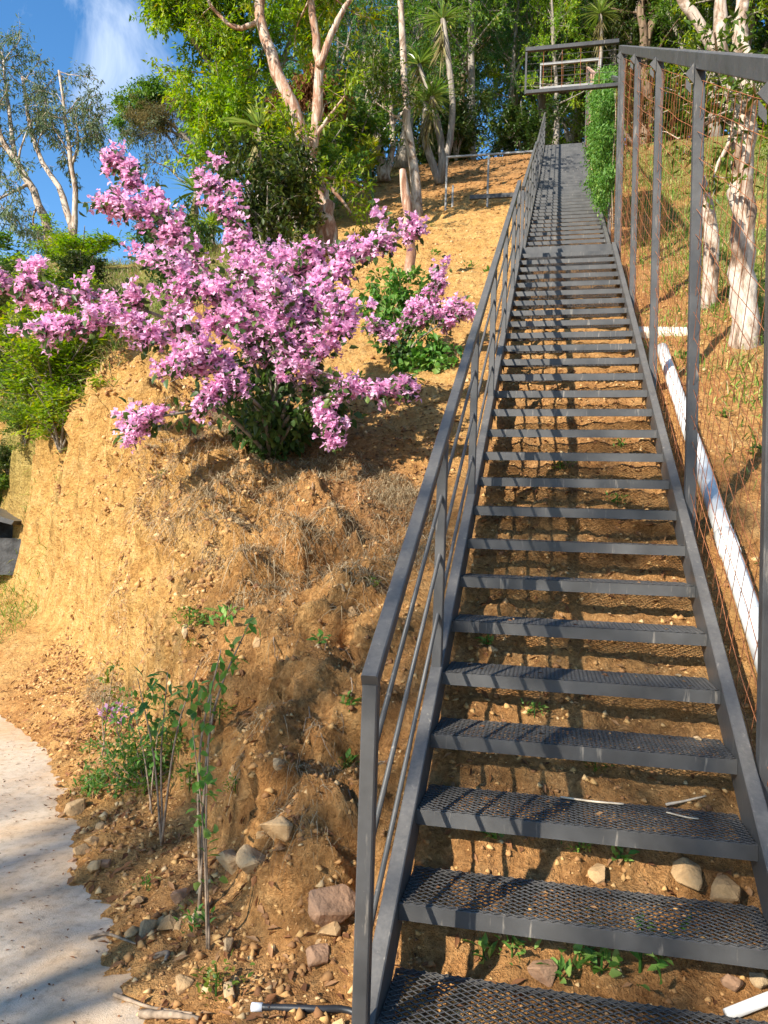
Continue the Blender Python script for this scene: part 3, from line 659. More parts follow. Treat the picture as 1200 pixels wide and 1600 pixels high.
# ------------------------------------------------------------------ forest archetypes, the first of each kind stands in the scene too
def base_at(x, y, dz=-.08): p, _ = drop(x, y); return p+np.array([0, 0, dz])
def wavy(h, lean, n=6, amp=.18):
    p = np.zeros((n, 3)); p[:, 2] = np.linspace(0, h, n); p[:, :2] = np.linspace(0, 1, n)[:, None]*np.array(lean)+np.cumsum(RNG.normal(scale=amp/2, size=(n, 2)), 0); p[0] = 0
    return p
def forest_tree(x, y, h, lean, r, label, bark, leaf, n2, l2, n3, l3, m, L, W, group, t0=.3, fork=True, **kw):
    b = base_at(x, y); tr = wavy(h, lean)
    lim = [(b+tr, r, r*.25)]
    if fork:
        s = tr[2]; q = np.array([s, s+np.array([.5, .3, h*.18]), s+np.array([1.1, .5, h*.42]), s+np.array([1.4, .3, h*.6])]); lim.append((b+q, r*.6, r*.15))
        s = tr[3]; q = np.array([s, s+np.array([-.5, -.2, h*.15]), s+np.array([-1.0, -.4, h*.34])]); lim.append((b+q, r*.5, r*.15))
    return make_tree('forest_tree', label, 'tree', b, lim, bark, leaf, n2, l2, n3, l3, m, L, W, group, t0, **kw)
GF = 'trees of the grove on the hilltop'
treeA = forest_tree(-4.9, 21.0, 9.5, (.5, .3), .17, 'slim pale-stemmed forest tree rising behind the young palm', 'bark_grey', 'leaf_mid', 22, 2.1, 9, .75, 22, .15, .055, GF, .16, droop=.35)
treeB = forest_tree(2.6, 25.5, 12, (-.4, 0), .22, 'tall brown-stemmed forest tree directly behind the top of the stairs', 'bark_dark', 'leaf_dark', 24, 2.6, 9, .85, 22, .16, .06, GF, .18, droop=.35)
treeC = forest_tree(-1.9, 24.0, 9, (.3, .2), .10, 'feathery pale green forest tree behind the yucca clump', 'bark_grey', 'leaf_feather', 22, 2.0, 12, .8, 26, .12, .028, GF, .18, droop=.55, bdroop=.25)
treeD = forest_tree(4.4, 22.0, 10, (.4, -.3), .14, 'yellowish bright-leaved forest tree behind the fence top', 'bark_grey', 'leaf_bright', 22, 2.2, 9, .8, 20, .16, .055, GF, .15, droop=.4)
PLACES = [  # archetype, x, y, rotation, scale, tilt, label
    (treeB, -6.6, 23.5, 1.1, (1.0, .95), 'broad dark forest tree far left behind the forked tree'),
    (treeA, -7.2, 20.5, 2.3, (.95, .9), 'mid green forest tree left behind the bright-leaved tree'),
    (treeA, -2.9, 22.3, 4.1, (.95, 1.05), 'mid green forest tree left of the yucca clump'),
    (treeB, -.9, 27.0, .4, (1.0, 1.05), 'dark forest tree left of the stair top'),
    (treeD, .3, 29.5, 2.0, (1.1, 1.1), 'yellow green forest tree far behind the stair top'),
    (treeA, 1.4, 27.8, 5.2, (1.0, 1.1), 'slim forest tree seen through the overhead frames'),
    (treeC, 4.0, 27.5, 1.0, (1.2, 1.2), 'feathery forest tree right of the stair top'),
    (treeB, 5.8, 24.0, 3.3, (1.0, 1.0), 'dark forest tree right behind the white-barked tree'),
    (treeA, 7.4, 20.0, .9, (1.0, 1.0), 'mid green forest tree far right behind the fence'),
    (treeD, -.3, 22.6, 3.9, (.62, .72), 'small bright forest tree beside the railing top'),
    (treeB, -4.0, 28.0, 2.7, (1.2, 1.1), 'dark forest tree filling the gap behind the pale stems'),
    (treeA, 6.9, 27.5, 4.4, (1.1, 1.2), 'tall forest tree at the right end of the grove'),
    (treeB, -8.6, 27.0, 5.0, (1.0, .9), 'dark forest tree beyond the mossy tree'),
    (treeB, 9.6, 24.0, 1.9, (1.1, 1.1), 'dark forest tree at the far right edge'),
    (treeD, -2.2, 31.0, .7, (1.2, 1.2), 'yellow green forest tree deep in the grove'),
    (treeB, 3.2, 33.0, 2.2, (1.2, 1.2), 'dark forest tree deep behind the overhead frames'),
    (treeB, 7.6, 23.0, .5, (.9, .8), 'low dark forest tree behind the right slope brow'), (treeA, 4.8, 24.8, 2.5, (1.0, .8), 'low forest tree just right of the stair top'),
    (treeB, .8, 31.5, 4.9, (1.2, 1.2), 'dark forest tree straight behind the stair top'), (treeA, 2.4, 30.5, .2, (1.2, 1.25), 'tall forest tree behind the upper frame'), (treeB, 6.0, 31.0, 3.8, (1.3, 1.2), 'broad dark forest tree far back on the right'), (treeD, 8.6, 28.0, 1.2, (1.2, 1.2), 'yellow green forest tree far back on the right'),
    (treeB, -5.6, 32.0, .9, (1.3, 1.2), 'broad dark forest tree far back behind the pale stems'), (treeA, -.6, 34.0, 2.9, (1.4, 1.4), 'tall forest tree far back left of the stair top'), (treeB, 1.5, 37.0, 5.5, (1.5, 1.4), 'farthest dark forest tree behind the stair top'), (treeA, 10.8, 26.5, 3.5, (1.2, 1.2), 'mid green forest tree at the far right of the grove'),
    (treeC, -5.9, 18.2, 2.2, (.8, .9), 'feathery forest tree behind the leaning thin trunk'),
]
for a, x, y, rz, sc, lb in PLACES: instance(a, base_at(x, y), rz, sc, lb, GF)

# shrubs
def shrub(x, y, h, w, label, leaf, nst, m, L, W, group=None, bark='bark_grey', n2=5, n3=6):
    b = base_at(x, y, -.04); lim = []
    for i in range(nst):
        a = 2*math.pi*i/nst+random.uniform(-.4, .4); e = np.array([math.cos(a)*w*random.uniform(.3, .9), math.sin(a)*w*random.uniform(.3, .9), h*random.uniform(.6, 1)])
        lim.append(([b+e*0, b+e*np.array([.35, .35, .55]), b+e], .022, .008))
    return make_tree('shrub', label, 'shrub', b, lim, bark, leaf, n2, h*.32, n3, h*.16, m, L, W, group, .2, up=.3, spread=.9, droop=.2, thin=.004)
GS = 'shrubs under the trees'
shA = shrub(-5.2, 12.4, 2.6, 1.1, 'dense green shrub just left of the forked tree', 'leaf_mid', 10, 15, .15, .055, GS)
shB = shrub(-4.75, 9.6, 2.2, .9, 'leafy dark shrub between the pink bougainvillea and the forked tree', 'leaf_dark', 9, 15, .13, .06, GS)
shC = shrub(-6.6, 10.6, 1.9, 1.0, 'bright yellow green shrub on the brow behind the pink flowers', 'leaf_bright', 9, 14, .11, .04, GS)
shC.scale = (.5, .5, .42)
SHR = [(shA, -6.4, 14.6, .8, (1.15, 1.2), 'tall green shrub behind the forked tree'), (shB, -3.2, 21.2, 1.9, (1.2, 1.0), 'dark shrub at the foot of the pale stems'),
       (shB, -1.2, 22.6, 3.0, (1.2, .9), 'dark shrub in the shade left of the stair top'), (shA, -5.6, 17.4, 4.0, (1.2, 1.1), 'green shrub behind the young palm'),
       (shB, 3.4, 23.5, 5.0, (1.4, 1.1), 'dark shrub right of the stair top'), (shA, 6.3, 18.3, 2.0, (1.3, 1.0), 'green shrub behind the white-barked tree'),
       (shC, 4.9, 15.5, 1.0, (1.2, .8), 'yellow green shrub high on the slope behind the fence'), (shB, -7.6, 16.6, .3, (1.1, .8), 'dark shrub at the left edge of the grove'),
       (shC, -8.3, 9.9, 2.0, (.8, .32), 'pale green shrub on the grassy bank top'), (shC, -9.9, 12.0, 4.2, (1.0, .35), 'pale green shrub below the left eucalyptus'),
       (shA, -12.2, 12.6, 5.5, (1.1, .35), 'green shrub at the left edge of the bank top'), (shB, -7.4, 7.5, .7, (.75, .28), 'dark glossy shrub halfway up the grassy bank'),
       (shB, -9.6, 9.3, 2.9, (.9, .3), 'dark glossy shrub at the left edge of the grassy bank'), (shA, -8.4, 7.6, 4.4, (.9, .3), 'green shrub low on the grassy bank'),
       (shC, -7.9, 13.3, .9, (.8, .4), 'yellow shrub behind the grassy bank'), (shB, -4.2, 24.0, 5.9, (1.6, 1.2), 'dark shrub deep in the grove'),
       (shB, .9, 25.6, 1.3, (1.1, .6), 'low dark shrub at the very top of the stairs'), (shA, 8.2, 14.2, 1.3, (1.3, 1.0), 'green shrub far right on the slope'),
       (shB, 5.4, 22.6, 1.0, (1.7, 1.1), 'wide dark shrub on the brow of the right slope'), (shA, 7.6, 22.4, 2.0, (1.8, 1.1), 'wide green shrub on the brow of the right slope'), (shB, 10.4, 22.0, 3.0, (1.9, 1.1), 'wide dark shrub at the far right brow'),
       (shA, -9.2, 8.0, 1.1, (.9, .32), 'green shrub at the foot of the grassy bank'), (shB, -10.6, 9.9, .2, (.9, .3), 'dark shrub high at the left edge of the bank'), (shC, -6.6, 6.7, .2, (.7, .4), 'small yellow green shrub near the cut edge of the bank'),
       (shB, -8.7, 8.7, 1.7, (.8, .28), 'dark glossy shrub in the middle of the grassy bank'), (shC, -9.0, 7.5, 2.7, (.9, .3), 'bright low shrub at the left foot of the grassy bank'), (shA, -7.6, 6.6, 3.1, (.75, .3), 'low green shrub at the foot of the grassy bank nearest the cut'),
       (shB, -6.9, 6.9, .4, (.45, .32), 'small dark glossy shrub high on the grassy bank beside the cut'), (shB, -7.3, 7.0, 1.9, (.5, .35), 'small dark glossy shrub at the left edge halfway up the bank'), (shA, -6.5, 6.2, 3.3, (.42, .26), 'low green shrub on the grassy bank above the masonry'),
       (shB, -6.6, 7.3, 5.1, (.4, .3), 'small dark shrub under the far tip of the pink flowers'), (shA, -7.0, 6.4, 2.2, (.42, .24), 'low green shrub at the left edge above the masonry'), (shC, -6.0, 6.1, 1.2, (.4, .2), 'low yellow green shrub where the grassy bank meets the cut'),
       (shB, -5.5, 7.9, 2.5, (.62, .55), 'dark-leaved shrub behind the upper left flower sprays')]
for a, x, y, rz, sc, lb in SHR: instance(a, base_at(x, y, -.03), rz, sc, lb, GS)

for x, y, a, w, h, rz, lb in ((18, 545, shB, .34, .24, .3, 'dark glossy little shrub at the left edge near the top of the bank face'), (62, 590, shB, .34, .24, 1.7, 'dark glossy little shrub on the bank face under the pink spray'),
                              (20, 625, shA, .34, .22, 2.9, 'leafy green little shrub at the left edge of the bank face'), (85, 640, shC, .9, .45, 4.0, 'yellow green little shrub on the bank face left of the bare cut'),
                              (40, 690, shA, .34, .22, 5.1, 'leafy green little shrub above the dark masonry'), (120, 600, shC, .8, .40, .8, 'yellow green little shrub at the brow beside the bare cut'),
                              (12, 740, shB, .30, .20, 2.1, 'dark little shrub at the left edge just above the masonry'), (100, 555, shB, .30, .20, 3.6, 'dark little shrub behind the lower left pink spray'),
                              (95, 700, shC, .7, .36, 1.2, 'pale little shrub low on the bank face beside the bare cut')):
    h_, _ = hit(x, y)
    if h_ is not None: instance(a, h_-np.array([0, 0, .05]), rz, (w, h), lb, GS)

# ------------------------------------------------------------------ trees one can tell apart
def px_limb(pix, depth, r0, r1): return ([at(a, b, depth+(c[0] if c else 0)) for a, b, *c in pix], r0, r1)
# forked tree with peeling bark
b = base_at(-3.92, 10.35); D0 = float((b-CAM)@AX_F)
make_tree('forked_tree', 'forked tree with pale peeling reddish bark behind the bougainvillea', 'tree', b,
          [([b, *[at(x, y, D0) for x, y in ((507, 335), (493, 285), (482, 240))]], .17, .125),
           ([at(x, y, D0) for x, y in ((483, 250), (462, 180), (432, 110), (413, 50), (404, 0), (398, -80), (380, -170))], .125, .05),
           ([at(x, y, D0) for x, y in ((484, 250), (496, 170), (499, 100), (490, 40), (484, -20), (478, -120))], .10, .04),
           ([at(x, y, D0-.1) for x, y in ((500, 105), (512, 68), (532, 25), (552, -10), (580, -70))], .065, .03),
           ([at(x, y, D0) for x, y in ((409, 30), (385, 42), (362, 40), (330, 8), (312, -30))], .05, .02)],
          'bark_red', 'leaf_bright', 9, 1.7, 8, .6, 26, .12, .042, t0=.72, rough=.1)
b = base_at(-3.0, 13.6); D1 = float((b-CAM)@AX_F)
make_tree('slender_tree', 'thin leaning grey-white trunk right of the forked tree', 'tree', b,
          [([b, *[at(x, y, D1) for x, y in ((648, 275), (637, 190), (631, 110), (626, 0), (622, -100), (615, -200))]], .105, .035),
           ([at(x, y, D1) for x, y in ((640, 196), (612, 178), (585, 158))], .022, .010)],
          'bark_white', 'leaf_mid', 8, 1.4, 8, .6, 22, .12, .04, t0=.72)
b, _ = hit(641, 432); b = b+np.array([0, 0, -.1]); D2 = float((b-CAM)@AX_F)
rt = empty('tree_stump', b, 'pale cut-off dead stump standing behind the bougainvillea tip', 'stump')
mb = MB(); p = spline([b, at(640, 375, D2), at(636, 320, D2), at(629, 266, D2)], 10); p[1:-1] += RNG.normal(scale=.012, size=p[1:-1].shape); mb.tube(p, np.linspace(.075, .05, 10)*(1+RNG.uniform(-.12, .12, 10)), 9, True, .12); mb.build('trunk', M['bark_red'], rt, True, origin=b)
b, _ = hit(600, 284)
if b is None: b = base_at(-5.4, 21)
D3 = float((b-CAM)@AX_F)
make_tree('slender_tree', 'pale V-shaped pair of stems at the edge of the grove', 'tree', b,
          [([b, at(594, 235, D3), at(585, 195, D3), at(577, 160, D3), at(570, 90, D3), at(565, 0, D3)], .12, .06), ([b, at(611, 245, D3), at(614, 200, D3), at(609, 140, D3), at(612, 60, D3)], .10, .05)],
          'bark_white', 'leaf_feather', 10, 2.0, 10, .8, 24, .13, .03, t0=.5, droop=.5, bdroop=.2)
# bright tree whose crown leans out over the sky
b = base_at(-5.6, 13.6); Db = float((b-CAM)@AX_F)
make_tree('broadleaf_tree', 'big tree with bright yellow green crown reaching out over the blue sky', 'tree', b,
          [([b, at(412, 260, Db), at(395, 170, Db), at(375, 80, Db), at(360, 0, Db), at(350, -90, Db)], .20, .07),
           ([at(405, 220, Db), at(350, 130, Db-.4), at(300, 60, Db-.6), at(250, -20, Db-.6)], .09, .03),
           ([at(400, 190, Db), at(440, 100, Db+.4), at(470, 20, Db+.6), at(500, -60, Db)], .09, .03),
           ([at(400, 180, Db), at(370, 190, Db-1.0), at(345, 205, Db-1.4)], .06, .02),
           ([at(380, 90, Db), at(320, 10, Db-.5), at(280, -60, Db-1)], .07, .02)],
          'bark_grey', 'leaf_bright', 24, 1.35, 10, .55, 32, .13, .045, t0=.25, droop=.4)
# mossy half-bare tree
b = base_at(-6.9, 16.0, -.3); Dm = float((b-CAM)@AX_F)
rt = make_tree('mossy_tree', 'half-bare leaning tree hung with brown moss against the sky', 'tree', b,
          [([b, at(345, 270, Dm), at(318, 248, Dm), at(296, 222, Dm), at(272, 198, Dm), at(252, 182, Dm)], .085, .03),
           ([at(296, 222, Dm), at(268, 206, Dm), at(240, 206, Dm), at(205, 214, Dm)], .04, .012), ([at(285, 212, Dm), at(296, 205, Dm), at(310, 192, Dm)], .03, .01),
           ([at(310, 245, Dm), at(280, 240, Dm), at(262, 212, Dm), at(240, 196, Dm)], .035, .012), ([at(320, 252, Dm), at(292, 285, Dm), at(262, 262, Dm), at(238, 252, Dm)], .03, .01)],
          'bark_grey', 'leaf_grey', 7, .65, 6, .35, 13, .10, .03, t0=.5, droop=.5, bdroop=.3)
def cluster(c, rad, n, m): 
    A = c+rnd_dir(n)*np.array(rad)*RNG.random((n, 1))**.4; return A, A+rnd_dir(n)*.25+np.array([0, 0, -.12])
pp = []
for (x, y, rx, n) in ((225, 178, .55, 90), (285, 160, .45, 70), (248, 190, .4, 50)):
    A, B = cluster(at(x, y, Dm)-b, (rx, .5, .35), n, 6); pp.append(twig_leaves(A, B, 34, .13, .010, .05, .6))
V_, T_, R_ = join(pp); obj('moss', tri_mesh('moss', V_, T_, M['leaf_moss'], R_), rt)
pp = []
for (x, y, rx, n) in ((205, 165, .40, 60), (232, 148, .5, 80), (255, 140, .35, 40), (195, 190, .25, 24)):
    A, B = cluster(at(x, y, Dm+.2)-b, (rx, .5, .3), n, 6); pp.append(twig_leaves(A, B, 22, .11, .045, .05, .3))
V_, T_, R_ = join(pp); obj('leafy_crown', tri_mesh('leafy_crown', V_, T_, M['leaf_mid'], R_), rt)
# eucalyptus on the left
De = 21.0
def euc(label, bx, by, paths, n2, m, top):
    b = at(bx, by, De); b[2] -= .5
    return make_tree('eucalyptus_tree', label, 'tree', b, [([b]+[at(x, y, De+dz) for x, y, dz in p], r0, r1) if i == 0 else ([at(x, y, De+dz) for x, y, dz in p], r0, r1) for i, (p, r0, r1) in enumerate(paths)],
                     'bark_white', 'leaf_grey', n2, 1.45, 9, .6, m, .15, .038, 'eucalyptus trees on the left skyline', t0=.45, up=.2, droop=.6, bdroop=.3, spread=.95, thin=.008)
euc('eucalyptus with a curved pale trunk at the left edge of the picture', 80, 425, [([(80, 400, 0), (68, 335, 0), (47, 290, 0), (24, 247, 0), (0, 215, 0), (-20, 150, 0), (-35, 60, 0)], .13, .05),
    ([(22, 246, 0), (18, 200, .3), (10, 140, .5), (5, 90, .6)], .07, .03), ([(45, 288, 0), (20, 300, -.4), (-15, 318, -.8)], .05, .02), ([(60, 318, 0), (52, 350, .2), (78, 395, .3)], .03, .02)], 9, 17, 0)
euc('eucalyptus with upright twin pale stems beside the blue sky', 115, 425, [([(115, 400, 0), (110, 350, 0), (95, 300, 0), (66, 253, .2), (45, 190, .4), (35, 120, .5)], .11, .04),
    ([(114, 385, 0), (118, 315, 0), (112, 258, 0), (103, 187, 0), (92, 110, 0)], .085, .03), ([(112, 258, 0), (122, 225, 0), (118, 180, 0)], .04, .02)], 9, 17, 0)
# white-barked tree beyond the fence
b, _ = hit(1164, 535); b = b+np.array([0, 0, -.15]); Dw = float((b-CAM)@AX_F)
make_tree('white_barked_tree', 'white-barked three-limbed tree beyond the rusty fence', 'tree', b,
          [([b, at(1162, 470, Dw), at(1160, 400, Dw), at(1157, 300, Dw), at(1160, 210, Dw), at(1158, 165, Dw)], .105, .105),
           ([at(1158, 180, Dw), at(1138, 120, Dw), at(1112, 70, Dw), at(1085, 25, Dw), at(1062, -10, Dw), at(1020, -110, Dw+.3), at(985, -300, Dw+.4)], .062, .035),
           ([at(1156, 190, Dw), at(1140, 130, Dw+.05), at(1124, 65, Dw), at(1124, 10, Dw), at(1132, -60, Dw), at(1130, -340, Dw)], .068, .035),
           ([at(1162, 190, Dw), at(1168, 120, Dw), at(1155, 55, Dw), at(1158, 5, Dw), at(1175, -60, Dw), at(1240, -320, Dw)], .080, .04)],
          'bark_white', 'leaf_mid', 6, 1.0, 7, .5, 20, .10, .035, t0=.93)
b, _ = hit(1106, 480); b = b+np.array([0, 0, -.1]); Dl = float((b-CAM)@AX_F)
rt = empty('tree_stump', b, 'tall pale leaning stump behind the fence beside the white-barked tree', 'stump')
mb = MB(); p = spline([b, at(1112, 400, Dl), at(1108, 340, Dl), at(1092, 278, Dl)], 10); mb.tube(p, np.linspace(.085, .06, 10), 9, True, .1); mb.build('trunk', M['bark_white'], rt, True, origin=b)

# yuccas: stems with heads of sword leaves
def rosette(c, n, L, W, droop=.35, upb=.35): 
    D = rnd_dir(n); D[:, 2] = np.abs(D[:, 2])*.9+upb-.55*RNG.random(n)
    return strips(c+unit(D)*.04, D, L*RNG.uniform(.7, 1.1, n), W, .3+.7*RNG.random(n), droop, 3)
def yucca(label, base, stems, L, W, n=70, skirt=True):
    base = np.asarray(base, float); r = empty('yucca', base, label, 'yucca', 'spiky yuccas')
    for pts, ra in stems:
        p = spline(pts, 8)-base; mb = MB(); mb.tube(p, np.linspace(ra, ra*.7, 8), 8, True, .12); mb.build('stem', M['bark_grey'], r, True)
        V_, T_, R_ = rosette(p[-1], n, L, W); obj('leaf_head', tri_mesh('leaf_head', V_, T_, M['leaf_spiky'], R_), r)
        if skirt:
            m = 40; D = rnd_dir(m); D[:, 2] = -np.abs(D[:, 2])-1.2; q = p[-1]-np.array([0, 0, 1])*RNG.random((m, 1))*L*1.0
            V_, T_, R_ = strips(q, D, L*RNG.uniform(.5, .9, m), W, RNG.random(m), .1, 3); obj('dead_leaves', tri_mesh('dead_leaves', V_, T_, M['leaf_moss'], R_), r)
    return r
b, _ = hit(687, 288)
if b is None: b = base_at(-3.3, 19)
Dy = float((b-CAM)@AX_F)
yucca('tall yucca clump with stacked leaf heads at the edge of the grove', b, [([b, at(676, 255, Dy), at(663, 215, Dy), at(666, 160, Dy)], .11), ([b, at(690, 240, Dy), at(682, 190, Dy), at(675, 150, Dy-.3)], .09),
      ([b, at(704, 210, Dy), at(706, 140, Dy), at(692, 30, Dy)], .10), ([b, at(690, 250, Dy+.2), at(688, 200, Dy+.3), at(655, 100, Dy+.4)], .07)], .85, .055, 60)
b = base_at(2.1, 21.2); Dq = float((b-CAM)@AX_F)
yucca('single yucca head above the overhead frames', b, [([b, at(936, 150, Dq), at(940, 80, Dq), at(938, 22, Dq)], .07)], .8, .055, 70)
for k, (x, y, dd, s, lb) in enumerate(((112, 432, 16.5, .55, 'spiky yucca on the skyline below the left eucalyptus'), (20, 528, 13.5, .42, 'spiky yucca at the left edge of the grassy bank'),
                                       (62, 562, 12.6, .42, 'spiky yucca in the middle of the grassy bank'), (405, 200, 14.5, .8, 'spiky yucca left of the forked tree stem'),
                                       (306, 300, 15.5, .7, 'spiky yucca against the sky above the pink flowers'), (330, 352, 14.8, .6, 'spiky yucca half hidden behind the pink flowers'))):
    h = at(x, y, dd); g, _ = drop(h[0], h[1]); z0 = min(g[2], h[2]-.25); b = np.array([h[0], h[1], z0-.05])
    yucca(lb, b, [([b, (b+h)/2+np.array([.03, 0, 0]), h], .06)], s, .055*s/.6, 60, k > 2)
# young palm
b, _ = hit(585, 328)
if b is None: b = base_at(-4.1, 14.3)
Dp = float((b-CAM)@AX_F); r = empty('young_palm', b, 'small yellow green young palm on the bare slope', 'palm')
mb = MB(); mb.tube(spline([b, at(581, 290, Dp), at(579, 262, Dp)], 6)-b, np.linspace(.04, .02, 6), 7, True); mb.build('stem', M['leaf_spiky'], r, True)
pp = []
for (x, y) in ((556, 232), (562, 218), (574, 216), (586, 218), (592, 240)):
    q = spline([at(579, 265, Dp), (at(579, 262, Dp)+at(x, y, Dp))/2+np.array([0, 0, .08]), at(x, y, Dp)], 12)-b; t_ = unit(np.gradient(q, axis=0))
    for s in (-1, 1):
        sd_ = unit(np.cross(t_, [0, 1, .1]))*s; pp.append(strips(q, t_*.9+sd_*.6, np.full(12, .26)*np.linspace(1, .6, 12), .04, .5+.5*RNG.random(12), .25))
V_, T_, R_ = join(pp); obj('fronds', tri_mesh('fronds', V_, T_, M['leaf_bright'], np.clip(R_, .6, .92)), r)
# dead brown foliage hanging behind the forked tree
b = base_at(-5.35, 13.2); Dd = float((b-CAM)@AX_F)
r = empty('dead_bush', b, 'rust brown dead foliage behind the forked tree stems', 'bush'); pp = []; mb = MB()
for (x, y, rx, n) in ((492, 128, .42, 70), (458, 150, .34, 50), (520, 150, .32, 50), (440, 176, .25, 30)):
    c = at(x, y, Dd)-b; A, B = cluster(c, (rx, .4, .28), n, 6); pp.append(twig_leaves(A, B, 18, .17, .035, .05, .9)); mb.tube(spline([np.zeros(3), c*np.array([.5, .5, .6]), c], 6), np.linspace(.03, .01, 6), 5)
V_, T_, R_ = join(pp); obj('dead_leaves', tri_mesh('dead_leaves', V_, T_, M['leaf_brown'], R_), r); mb.build('stems', M['twig'], r)

# trees behind the viewer; their shade lies over the lower stairs and the foot of the bank
def stand_shading(o, target, dist, w, crown=6.5):
    """stand a tree on the ground where its crown throws its shade on the target"""
    c = np.array(target)+SUN_TO*dist; z = ground_z(c[0], c[1])-.05; o.location = (c[0], c[1], z); o.scale = (w, w, (c[2]-z)/crown); return o
treeS = forest_tree(-9.2, -11.4, 9.5, (.3, .2), .16, 'airy roadside tree behind the viewer shading the foot of the bank', 'bark_grey', 'leaf_mid', 14, 2.0, 7, .75, 7, .15, .055, 'roadside trees', .3, droop=.35)
stand_shading(treeS, (-1.55, .25, .5), 13, .62)
stand_shading(instance(treeS, (0, 0, 0), 2.6, 1.0, 'airy roadside tree behind the viewer shading the lowest treads', 'roadside trees'), (.55, -.75, .1), 14, .62)
stand_shading(instance(treeS, (0, 0, 0), 4.2, 1.0, 'airy roadside tree behind the viewer shading the road', 'roadside trees'), (-4.0, -1.6, 0), 13.5, .9)

# ------------------------------------------------------------------ bougainvillea
b0, _ = hit(424, 716); b0 = b0+np.array([0, 0, -.03]); DB = float((b0-CAM)@AX_F)
def boug(name, label, base, branches, stem_r, group):
    """branches: (pixels+depth offset, flower weight, start of flowers along branch)"""
    r = empty(name, base, label, 'bougainvillea', group); fl = []; lv = []; n_f = 0
    for path, wgt, t0, spread in branches:
        p = spline([base+np.array([0, 0, .0])]+[at(x, y, DB+dz) for x, y, dz in path], 26)-base
        mb = MB(); mb.tube(p, np.linspace(stem_r, .004, 26), 6, True); tw = []
        seg = np.linalg.norm(np.diff(p, axis=0), axis=1); L = seg.sum()
        C, AXs, SH = [], [], []
        for _ in range(int(17*L*wgt)+2):                      # side canes, each with a few bunches of flowers and bare bits between
            t = t0+(1-t0)*random.random()**.9; i = min(int(t*25), 24); s = p[i]+(p[i+1]-p[i])*(t*25-i); tan = unit(p[i+1]-p[i])
            dv = unit(tan*.75+rnd_dir(1)[0]*.85+np.array([0, 0, .16])); ln = spread*random.choice((.4, .6, .8, 1.1, 1.8))*random.uniform(.8, 1.2)*(1.15-.5*t)
            e = s+dv*ln+np.array([0, 0, -.10*ln]); md = (s+e)/2+rnd_dir(1)[0]*.02+np.array([0, 0, .05*ln]); cane = spline([s, md, e], 6)
            mb.tube(cane, np.linspace(.0045, .002, 6), 4, False); tw.append((s, e))
            for _b in range(random.choice((1, 2, 2, 3))):
                u = .3+.72*random.random(); c0 = cane[min(int(u*5), 5)]; m_ = random.randint(7, 18); sg = random.uniform(.016, .038)
                C.append(c0+RNG.normal(scale=sg, size=(m_, 3))); AXs.append(np.tile(dv, (m_, 1))); SH.append(np.full(m_, random.random()))
        mb.build('branch', M['bark_grey'], r, True)
        A = np.array([a for a, _ in tw]); B = np.array([c for _, c in tw]); C = np.concatenate(C); AXs = np.concatenate(AXs); bunch = np.concatenate(SH); n = len(C)
        axis = unit(AXs*.5+rnd_dir(n)*.8+np.array([-.15, -.35, .25])); ref = rnd_dir(n); u = unit(np.cross(axis, ref)); w = np.cross(axis, u)
        for q in range(3):                                    # three papery bracts to a flower
            a = 2*math.pi*q/3; D = u*math.cos(a)+w*math.sin(a)+axis*.75; sz = RNG.uniform(.022, .042, n)
            fl.append(leaf_geo(C, D, sz, sz*.92, np.clip(.45*RNG.random(n)+.5*bunch+.03, 0, 1), .18))
        lv.append(twig_leaves(A, B, 7, .062, .040, .028, .3, .15, 2, .0, .3))
        base_m = 12; i = RNG.integers(2, max(3, int(26*t0)+3), base_m*2); pA = p[np.clip(i, 0, 25)]; lv.append(twig_leaves(pA, pA+rnd_dir(len(pA))*.12, 3, .07, .045, .02, .35, .15, 2, .2, .3))
    V_, T_, R_ = join(fl); o = obj('blossoms', tri_mesh('blossoms', V_, T_, M['bract'], R_), r); o['kind'] = 'stuff'
    V_, T_, R_ = join(lv); o = obj('leaves', tri_mesh('leaves', V_, T_, M['leaf_boug'], R_), r); o['kind'] = 'stuff'
    return r
